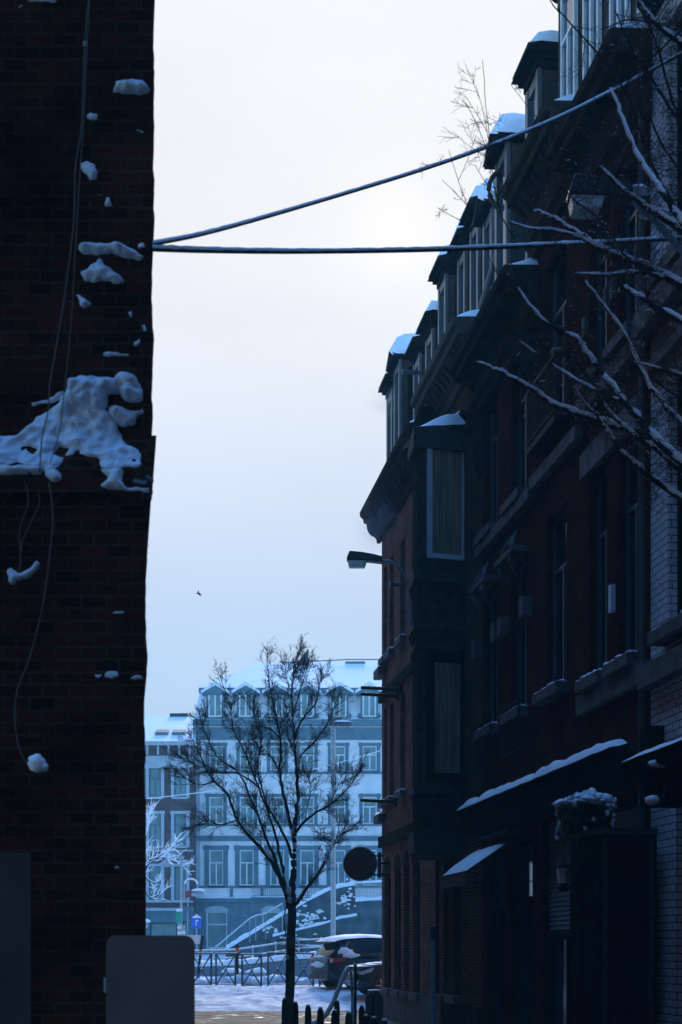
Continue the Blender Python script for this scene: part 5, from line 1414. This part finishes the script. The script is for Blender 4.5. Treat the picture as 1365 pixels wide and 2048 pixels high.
# ------------------------------------------------------------------ cars
def car(name, label, loc, ang, paint, snowy=True, Lc=4.45, Wc=1.84, Hc=1.66):
    r = empty(name, loc, ang, label, 'car', 'snow-covered cars parked by the square')
    hl = Lc / 2
    # lower body loft: (x, zbottom, ztop(belt), halfwidth)
    st = [(-hl, .42, .98, .62), (-hl + .04, .34, 1.02, .74), (-hl + .18, .28, 1.05, .86), (-hl + .5, .24, 1.06, .91), (-1.2, .22, 1.04, .92), (-.4, .20, 1.02, .92), (.5, .20, 1.0, .92), (1.0, .22, .99, .92),
          (1.35, .23, .97, .91), (1.75, .26, .90, .88), (2.0, .28, .83, .82), (hl - .06, .32, .74, .72), (hl, .40, .62, .60)]
    def ring(zb, zt, hw):
        H = zt - zb
        return [(0, zb), (hw * .8, zb), (hw * .97, zb + H * .12), (hw, zb + H * .4), (hw * .985, zb + H * .68), (hw * .95, zb + H * .9), (hw * .86, zt - .005), (hw * .5, zt + .02), (0, zt + .03)]
    def loft(st, mat, name, sub=1, ringf=ring):
        mb = MB(); m = None
        for s in st:
            rg = ringf(*s[1:]); full = rg + [(-a, b) for a, b in reversed(rg[1:-1])]; m = len(full)
            mb.v += [(s[0], a, b) for a, b in full]
        for i in range(len(st) - 1):
            for k in range(m):
                k2 = (k + 1) % m; mb.f.append((i * m + k, (i + 1) * m + k, (i + 1) * m + k2, i * m + k2))
        mb.f.append(tuple(range(m))); mb.f.append(tuple((len(st) - 1) * m + k for k in reversed(range(m))))
        o = mb.build(name, mat, r, smooth=True)
        md = o.modifiers.new('sub', 'SUBSURF'); md.levels = sub; md.render_levels = sub
        return o
    body = loft(st, paint, 'body', 1)
    # greenhouse (glass) with roof skin on top
    def gring(zb, zt, hw, hw2):
        return [(0, zb), (hw, zb), (hw * .97 + hw2 * .03, zb + (zt - zb) * .15), (hw * .45 + hw2 * .55, zb + (zt - zb) * .6), (hw2, zt - .05), (hw2 * .85, zt), (0, zt + .02)]
    g = [(-hl + .10, 1.0, 1.03, .76, .70), (-hl + .48, 1.0, Hc - .12, .84, .60), (-hl + .62, 1.0, Hc - .05, .86, .64), (-1.0, 1.0, Hc - .01, .88, .67), (-.1, 1.0, Hc, .88, .68), (.35, .98, Hc - .06, .88, .66), (.75, .98, Hc - .30, .87, .68), (1.35, .95, 1.0, .80, .74)]
    gl = loft(g, M['carglass'], 'glasshouse', 1, gring)
    rf = MB(); ss = [(-hl + .34, Hc - .1, .60), (-hl + .6, Hc - .03, .67), (-1.0, Hc + .012, .70), (-.1, Hc + .022, .71), (.38, Hc - .05, .68)]
    for x, z, hw in ss:
        rf.v += [(x, -hw, z - .10), (x, -hw * .93, z - .02), (x, -hw * .5, z + .02), (x, 0, z + .03), (x, hw * .5, z + .02), (x, hw * .93, z - .02), (x, hw, z - .10)]
    for i in range(len(ss) - 1):
        for k in range(6): a = i * 7 + k; rf.f.append((a, a + 1, a + 8, a + 7))
    rf.build('roof', paint, r, smooth=True)
    sp = MB().prism([(-hl + .18, Hc - .16), (-hl + .2, Hc - .10), (-hl + .6, Hc - .02), (-hl + .6, Hc - .12)], 'y', -.6, .6).build('spoiler', M['black'], r, bevel=.02)
    for sg in (-1, 1):                 # pillars
        p = MB()
        p.tube([(-hl + .32, sg * .80, 1.02), (-hl + .75, sg * .66, Hc - .12)], .085, 8).tube([(1.3, sg * .80, .98), (.55, sg * .68, Hc - .2)], .04, 8).tube([(-.25, sg * .875, 1.0), (-.2, sg * .69, Hc - .08)], .03, 6)
        p.build('pillar', paint, r, smooth=True)
        for wx in (-1.35, 1.38):
            wv = empty('wheel', (wx, sg * .82, .34)); wv.parent = r
            ty = MB(); pr = [(.20, -.1), (.325, -.11), (.34, -.08), (.34, .08), (.325, .11), (.20, .1)]
            ty.lathe(pr, seg=28); ty.v = [(a, c_, b) for a, b, c_ in ty.v]; ty.build('tyre', M['rubber'], wv, smooth=True)
            rm = MB()
            rm.lathe([(.21, -.06), (.225, -.09), (.215, .09), (.21, .06)], seg=24); rm.v = [(a, c_, b) for a, b, c_ in rm.v]
            for k in range(5):
                a = 2 * math.pi * k / 5
                rm.tube([(0, sg * .09, 0), (.21 * math.cos(a), sg * .085, .21 * math.sin(a))], .026, 5)
            rm.build('rim', M['chrome'], wv)
            arch_ = MB().prism([(wx + .42 * math.cos(math.pi * k / 14), .34 + .40 * math.sin(math.pi * k / 14)) for k in range(15)], 'y', sg * .905, sg * .925).build('wheel_arch', M['black'], r)
        MB().prism([(-hl + .05, .86), (-hl + .07, 1.0), (-hl + .62, 1.04), (-hl + .5, .92)], 'y', sg * .50, sg * .93).build('tail_light', M['redlight'], r, bevel=.02)
        MB().prism([(hl - .20, .66), (hl - .10, .74), (hl - .62, .90), (hl - .52, .76)], 'y', sg * .52, sg * .885).build('headlight', M['headlight'], r, bevel=.02)
        MB().tube([(hl - .04, sg * .42, .44), (hl - .10, sg * .72, .40), (hl - .16, sg * .80, .50), (hl - .10, sg * .66, .58)], .016, 6).build('fog_lamp_trim', M['chrome'], r)
        MB().box(.72, .9, min(sg * .95, sg * 1.1), max(sg * .95, sg * 1.1), 1.0, 1.14).build('mirror', paint, r, bevel=.03)
    MB().box(hl - .06, hl + .005, -.42, .42, .50, .70).build('grille', M['black'], r, bevel=.02)
    MB().box(-hl - .012, -hl + .05, -.26, .26, .70, .81).build('number_plate', M['plate'], r)
    MB().box(-hl - .015, -hl + .2, -.70, .70, .32, .50).build('rear_bumper', M['black'], r, bevel=.04)
    if snowy:
        s_ = MB(); n = 22; m = 10
        b0 = len(s_.v)
        for i in range(n + 1):
            u = i / n; x = -hl + .22 + (2.75) * u
            z = Hc - .1 + .13 * math.sin(math.pi * min(1, u * 1.05)) ** .6 if u < .97 else Hc - .1
            for j in range(m + 1):
                v = j / m; y = -.70 + 1.4 * v
                e = (math.sin(math.pi * v) ** .4 if 0 < v < 1 else 0) * min(1, min(u, 1 - u) * 9) ** .5
                s_.v.append((x, y, z - .04 + (.03 + .12 * e) * (1 + .25 * noise.noise(Vector((x * 2, y * 2, 7))))))
        for i in range(n):
            for j in range(m): a = b0 + i * (m + 1) + j; s_.f.append((a, a + 1, a + m + 2, a + m + 1))
        for x, y, z, a, b_, c_ in ((-hl + .02, 0.05, .80, .10, .55, .09), (-hl + .10, .1, 1.05, .10, .50, .05), (-hl + .55, -.80, 1.22, .26, .07, .13), (-hl + .72, -.86, 1.10, .30, .06, .10), (-hl + .5, .8, 1.15, .2, .1, .2)):
            s_.blob((x, y, z), (a, b_, c_), x + y, .45, 14)
        for x in (1.2, 1.5, 1.8): s_.blob((x, 0, 1.0 - (x - 1.2) * .14), (.4, .82, .05), x, .3, 16, .5)
        for x, y, z, a in ((hl - .12, -.5, .62, .07), (hl - .2, -.75, .60, .06), (1.95, -.87, .66, .08), (1.6, -.9, .9, .1)): s_.blob((x, y, z), (a, .05, a * .8), x, .5, 8)
        s_.build('snow', M['snow'], r, smooth=True)
    return r
a = R(27)
X, Y = 1.25, 47.6
car('parked_car', 'dark car seen from behind, snow on its roof and tailgate', (X, Y, gz(X, Y) - .03), a, M['car_a'])
X, Y = 2.38, 44.6
car('parked_car', 'dark car nosing left with a snowy bonnet, nearer of the two', (X, Y, gz(X, Y) + .03), R(180 + 14), M['car_b'])

# ------------------------------------------------------------------ bollards and posts at the crossing
def bollard_proto():
    r = empty('bollard', (0, 0, 0))
    MB().lathe([(.062, 0), (.062, .84), (.055, .90), (.058, .92)], seg=14).build('shaft', M['iron'], r, smooth=True)
    MB().lathe([(.056, .92), (.05, .96), (.034, .995), (.012, 1.02)], seg=14).build('cap', M['iron'], r, smooth=True)
    MB().blob((0, 0, 1.005), (.036, .036, .022), 2, .3, 8).build('snow', M['snow'], r, smooth=True)
    return r
bp = bollard_proto()
bl_ = [(569, 1995, 'pointed bollard in front of the tree trunk, leftmost of the row'), (591, 2003, 'pointed bollard touching the trunk on its right side'), (617, 2009, 'pointed bollard standing clear right of the tree, taller of the pair'),
       (642, 2014, 'pointed bollard between the tree and the snowy leaning rail'), (673, 2000, 'tallest pointed bollard, where the snowy rail comes down'), (668, 2019, 'pointed bollard just in front of the tallest one'),
       (699, 2023, 'pointed bollard left of the thin dark post'), (726, 2010, 'pointed bollard against the rounded grey cabinet'), (733, 2029, 'low pointed bollard in front of the rounded cabinet, left one'),
       (748, 2033, 'low pointed bollard in front of the rounded cabinet, right one'), (769, 2038, 'lowest pointed bollard at the corner of the dark house')]
for i, (x, y, lab) in enumerate(bl_):
    o = bp if i == 0 else copy_tree(bp)
    Y = 1.08 * F / (y - 1890)
    o.location = ((x - 682.5) / F * Y, Y, 0); tag(o, lab, 'bollard', 'pointed iron bollards along the kerb')
    o.rotation_euler = (R(random.uniform(-1, 1)), R(random.uniform(-1, 1)), random.random())
P = W(711, 1928, 33)
r = empty('thin_post', (P.x, 33, 0), 0, 'thin dark upright post beside the snowy leaning rail', 'post')
MB().tube([(0, 0, 0), (0, 0, P.z)], .036, 10).build('shaft', M['iron'], r); MB().blob((0, 0, P.z), (.04, .04, .025), 1, .3, 8).build('snow', M['snow'], r, smooth=True)
org = Vector((W(650, 2060, 31).x, 31, 0))
r = empty('curved_rail', org, 0, 'curved handrail thick with snow, leaning down to the left among the bollards', 'rail')
q = [W(x, y, 31) - org for x, y in ((705, 1990), (703, 1945), (697, 1938), (690, 1952), (678, 1982), (668, 2008), (655, 2030), (640, 2044), (615, 2056), (590, 2075))]
MB().tube(q, .03, 8).tube([q[-1], Vector((q[-1].x, 0, 0))], .03, 8).tube([q[0], Vector((q[0].x, 0, 0))], .03, 8).build('tube', M['galv'], r, smooth=True)
MB().tube([v + Vector((-.012, -.005, .03)) for v in q[1:]], [.03, .05, .055, .05, .052, .055, .06, .055, .03], 8).build('snow', M['snow'], r, smooth=True)
Y = 26.5; P = W(749, 1980, Y)
r = empty('rounded_cabinet', (P.x, Y, 0), 0, 'grey round-topped street cabinet dusted with snow at the dark house corner', 'cabinet')
hw = .17; pts = [(-hw * .9, 0)] + [(-hw * math.cos(math.pi * k / 14) * (1.0), P.z - .2 + .2 * math.sin(math.pi * k / 14)) for k in range(15)] + [(hw * .9, 0)]
MB().prism(pts, 'y', -.1, .1).build('body', M['board'], r, bevel=.03)
MB().prism([(-.05, .5), (-.05, P.z - .12), (.0, P.z - .1), (.0, .5)], 'y', -.125, -.101).build('groove_strip', M['black'], r)
MB().blob((0, 0, P.z - .01), (.12, .1, .025), 2, .3, 12, .8).build('snow', M['snow'], r, smooth=True)

# ------------------------------------------------------------------ street furniture on the far side
def pole_obj(name, x, y0, y1, Y, rad, label, cat, mat='galv', group=None):
    p = W(x, y1, Y); r = empty(name, (p.x, Y, gz(p.x, Y)), 0, label, cat, group)
    o = MB().tube([(0, 0, -.1), (0, 0, W(x, y0, Y).z - gz(p.x, Y))], rad, 10).build('pole', M[mat], r)
    return r, W(x, y0, Y).z - gz(p.x, Y)
r, zt = pole_obj('tall_lamp_post', 667, 1452, 1900, 62, .11, 'tall pale lamp post with a flat head standing right of the bare tree', 'street lamp')
MB().tube([(0, 0, zt - .1), (.05, 0, zt + .05), (.3, 0, zt + .1)], .05, 8).build('arm', M['galv'], r)
h_ = MB().prism([(-.05, zt + .02), (.1, zt + .16), (.75, zt + .17), (.85, zt + .06), (.7, zt - .02)], 'y', -.16, .16).build('lamp_head', M['zinc'], r, bevel=.03)
snow_strip('snow', r, -.02, .82, -.16, .16, zt + .16, .07, seed=3)
# twin hooped lamp by the far-left house
Y = 70; p = W(362, 1880, Y)
r = empty('hooped_lamp', (p.x, Y, gz(p.x, Y)), 0, 'pale lamp post with two snow-lined hooped arms, left of the pale house', 'street lamp')
o = r.location
MB().tube([(0, 0, -.1), W(364, 1712, Y) - o], .06, 8).build('pole', M['galv'], r)
def hoop(x0, x1, ytop, yl, yr):
    c = (x0 + x1) / 2; rr = (x1 - x0) / 2
    return [W(x0, yl, Y) - o] + [W(c - rr * math.cos(math.pi * k / 12), ytop + rr * (1 - math.sin(math.pi * k / 12)) * 1.0, Y) - o for k in range(13)] + [W(x1, yr, Y) - o]
h1 = hoop(333, 361, 1701, 1722, 1722); h2 = hoop(369, 396, 1759, 1800, 1780)
MB().tube(h1, .035, 8).build('arm', M['galv'], r); MB().tube(h2, .035, 8).build('arm', M['galv'], r)
MB().tube([W(364, 1778, Y) - o, W(369, 1778, Y) - o], .03, 6).tube([W(364, 1795, Y) - o, W(369, 1795, Y) - o], .03, 6).build('clamp', M['galv'], r)
MB().tube([v + Vector((0, 0, .035)) for v in h1[2:-2]], .04, 8).tube([v + Vector((0, 0, .035)) for v in h2[2:-2]], .045, 8).build('snow', M['snow'], r, smooth=True)
q = W(397, 1784, Y) - o
lm = MB().lathe([(.05, .15), (.12, .08), (.36, -.12), (.30, -.2), (.10, -.25)], c=q, seg=14).build('lamp_shade', M['galv'], r)
MB().blob(q + Vector((0, 0, .05)), (.34, .34, .12), 3, .2, 12, .8).build('snow', M['snow'], r, smooth=True)
q = W(333, 1724, Y) - o
MB().lathe([(.05, .15), (.12, .08), (.36, -.12), (.30, -.2), (.10, -.25)], c=q, seg=14).build('lamp_shade', M['galv'], r)
# another lamp peeking from the wall
Y = 60; p = W(289, 1850, Y)
r = empty('globe_lamp', (p.x, Y, gz(p.x, Y)), 0, 'short lamp with a snow-capped dome just peeking past the brick wall', 'street lamp')
o = r.location; q = W(289, 1850, Y) - o
MB().tube([(0, 0, -.1), (0, 0, q.z)], .05, 8).build('pole', M['galv'], r)
MB().lathe([(.05, -.15), (.16, -.1), (.18, .05), (.02, .1)], c=q, seg=12).build('lamp_shade', M['galv'], r)
MB().blob(q + Vector((0, 0, .12)), (.25, .25, .14), 5, .2, 12, .8).build('snow', M['snow'], r, smooth=True)
# striped post with green cap
Y = 64
r, zt = pole_obj('striped_post', 359, 1822, 1890, Y, .07, 'green and white banded traffic post capped with snow, beside the hooped lamp', 'post')
MB().box(-.14, .14, -.12, -.08, zt - .55, zt - .03).build('signal_box', M['green'], r, bevel=.02)
for k in range(3): MB().lathe([(.085, zt - 1.3 + k * .25), (.085, zt - 1.18 + k * .25)], seg=10).build('band', M['signwhite'], r)
MB().blob((0, 0, zt + .02), (.13, .12, .08), 5, .3, 10).build('snow', M['snow'], r, smooth=True)
r, zt = pole_obj('banded_post', 368, 1850, 1890, 64.5, .05, 'short white banded post right of the green-capped one', 'post')
for k in range(3): MB().lathe([(.075, zt - .9 + k * .25), (.075, zt - .78 + k * .25)], seg=10).build('band', M['signwhite'], r)
# blue sign
Y = 72
r, zt = pole_obj('blue_sign', 394, 1832, 1900, Y, .035, 'small square blue traffic sign with a white mark, topped by a snow cap', 'sign')
MB().box(-.24, .24, -.06, -.037, zt - .62, zt - .1).build('plate', M['signblue'], r)
MB().box(-.05, .0, -.066, -.061, zt - .5, zt - .2).box(.0, .08, -.066, -.061, zt - .27, zt - .2).build('mark', M['signwhite'], r)
MB().prism([(-.25, zt - .1), (0, zt + .1), (.25, zt - .1)], 'y', -.1, .02).build('snow', M['snow'], r, bevel=.03)
# red round sign in front of the brick house
r, zt = pole_obj('red_sign', 376, 1778, 1905, 80, .035, 'small red round sign glimpsed inside the right lamp hoop', 'sign')
MB().prism([(.2 * math.cos(math.pi * k / 12), zt - .3 + .2 * math.sin(math.pi * k / 12)) for k in range(24)], 'y', -.06, -.037).build('disc', M['signred2'], r)
MB().box(-.28, .28, -.06, -.037, zt - 1.25, zt - 1.0).build('plate', M['trim_blue'], r)
# white panel cabinet
P = W(397, 1880, 52); r = empty('tilted_board', (P.x, 52, gz(P.x, 52)), 0, 'pale snow-dusted board on a slanting leg behind the leftmost barrier', 'board')
o = r.location
MB().prism([((x - 682.5) / F * 52 - o.x, CAMZ + (1890 - y) / F * 52 - o.z) for x, y in ((372, 1870), (402, 1870), (400, 1888), (374, 1886))], 'y', 0, .05).build('plate', M['signwhite'], r)
MB().tube([W(406, 1872, 52) - o, W(404, 1888, 52) - o, W(398, 1935, 52) - o, W(397, 1960, 52) - o], .05, 8).build('leg', M['iron'], r)
MB().box(*(lambda a: (a.x - .05, a.x + .05, -.06, -.052, a.z - .1, a.z + .1))(W(402, 1905, 52) - o)).build('reflector', M['orange'], r)
# bollard with red band
r, zt = pole_obj('banded_bollard', 475, 1890, 1950, 50, .055, 'slim dark bollard with a red band between two crossed barriers', 'bollard', mat='iron')
MB().lathe([(.065, zt - .27), (.065, zt - .1)], seg=12).build('band', M['orange'], r)
# street wires across the square
def sagwire(a, b_, sag, label, rad=.014):
    A, B = W(*a), W(*b_); pts = [A.lerp(B, k / 24) - Vector((0, 0, sag * 4 * (k / 24) * (1 - k / 24))) for k in range(25)]
    return tag(MB().tube(pts, rad, 5).build('span_wire', M['snow']), label, 'wire', 'thin frosted wires across the square')
sagwire((200, 1604, 75), (560, 1560, 75), .15, 'thin frosted wire crossing the far brick house at left', .022)
sagwire((600, 1545, 75), (830, 1478, 75), .1, 'thin frosted wire rising to the right across the pale house', .022)
# bird
P = W(398, 1187, 45); r = empty('bird', P, 0, 'tiny dark bird flying in the pale sky', 'bird')
bd = MB()
bd.tube([(-.09, 0, .02), (-.03, 0, .0), (.04, 0, -.02), (.09, 0, -.05)], [.004, .022, .025, .006], 8)
bd.add([(-.02, 0, .01), (.03, 0, -.01), (-.0, -.12, .07), (-.03, -.06, .05)], [(0, 1, 2, 3)]); bd.add([(-.02, .0, .01), (.03, .0, -.01), (.06, .12, -.08), (.0, .07, -.03)], [(3, 2, 1, 0)])
bd.build('body', M['bird'], r, smooth=True)

# ------------------------------------------------------------------ steam at the corner house
def steam(name, loc, rad, dens, label):
    m = bpy.data.materials.new('steam'); m.use_nodes = True
    t = m.node_tree; t.nodes.clear()
    tcn = t.nodes.new('ShaderNodeTexCoord'); ln = t.nodes.new('ShaderNodeVectorMath'); ln.operation = 'LENGTH'; t.links.new(tcn.outputs['Object'], ln.inputs[0])
    nn = t.nodes.new('ShaderNodeTexNoise'); nn.inputs['Scale'].default_value = 2.2; nn.inputs['Detail'].default_value = 4; nn.inputs['Distortion'].default_value = .8
    t.links.new(tcn.outputs['Object'], nn.inputs[0])
    f_ = nmath(t, 'SUBTRACT', 1.0, ln.outputs['Value'], clamp=True)
    n_ = nmath(t, 'MULTIPLY_ADD', nn.outputs[0], 3.0, -1.25, clamp=True)
    d_ = nmath(t, 'MULTIPLY', nmath(t, 'MULTIPLY', f_, n_), dens)
    v = t.nodes.new('ShaderNodeVolumePrincipled'); v.inputs['Color'].default_value = (.9, .95, 1, 1); t.links.new(d_, v.inputs['Density'])
    oo = t.nodes.new('ShaderNodeOutputMaterial'); t.links.new(v.outputs[0], oo.inputs['Volume'])
    mb = MB().blob((0, 0, 0), (1, 1, 1), 0, 0, 16); o = mb.build(name, m); o.location = loc; o.scale = rad
    return tag(o, label, 'steam', 'wisps of steam', 'stuff')
steam('steam', W(757, 1050, 36.5), (.75, .5, .8), 1.6, 'wisp of steam drifting under the corner house cornice')
steam('steam', W(772, 806, 39), (.7, .5, .45), 1.4, 'wisp of steam at the last dormer of the corner house')

# ------------------------------------------------------------------ haze
hz = MB().box(-60, 60, -8, 135, -2.5, 28).build('haze', None or M['snow'])
hz.data.materials.clear()
hm = bpy.data.materials.new('haze'); hm.use_nodes = True
t = hm.node_tree; t.nodes.clear()
v = t.nodes.new('ShaderNodeVolumePrincipled'); v.inputs['Color'].default_value = (.20, .62, .95, 1); v.inputs['Density'].default_value = .0017; v.inputs['Anisotropy'].default_value = 0.0
oo = t.nodes.new('ShaderNodeOutputMaterial'); t.links.new(v.outputs[0], oo.inputs['Volume'])
hz.data.materials.append(hm)
tag(hz, kind='stuff')
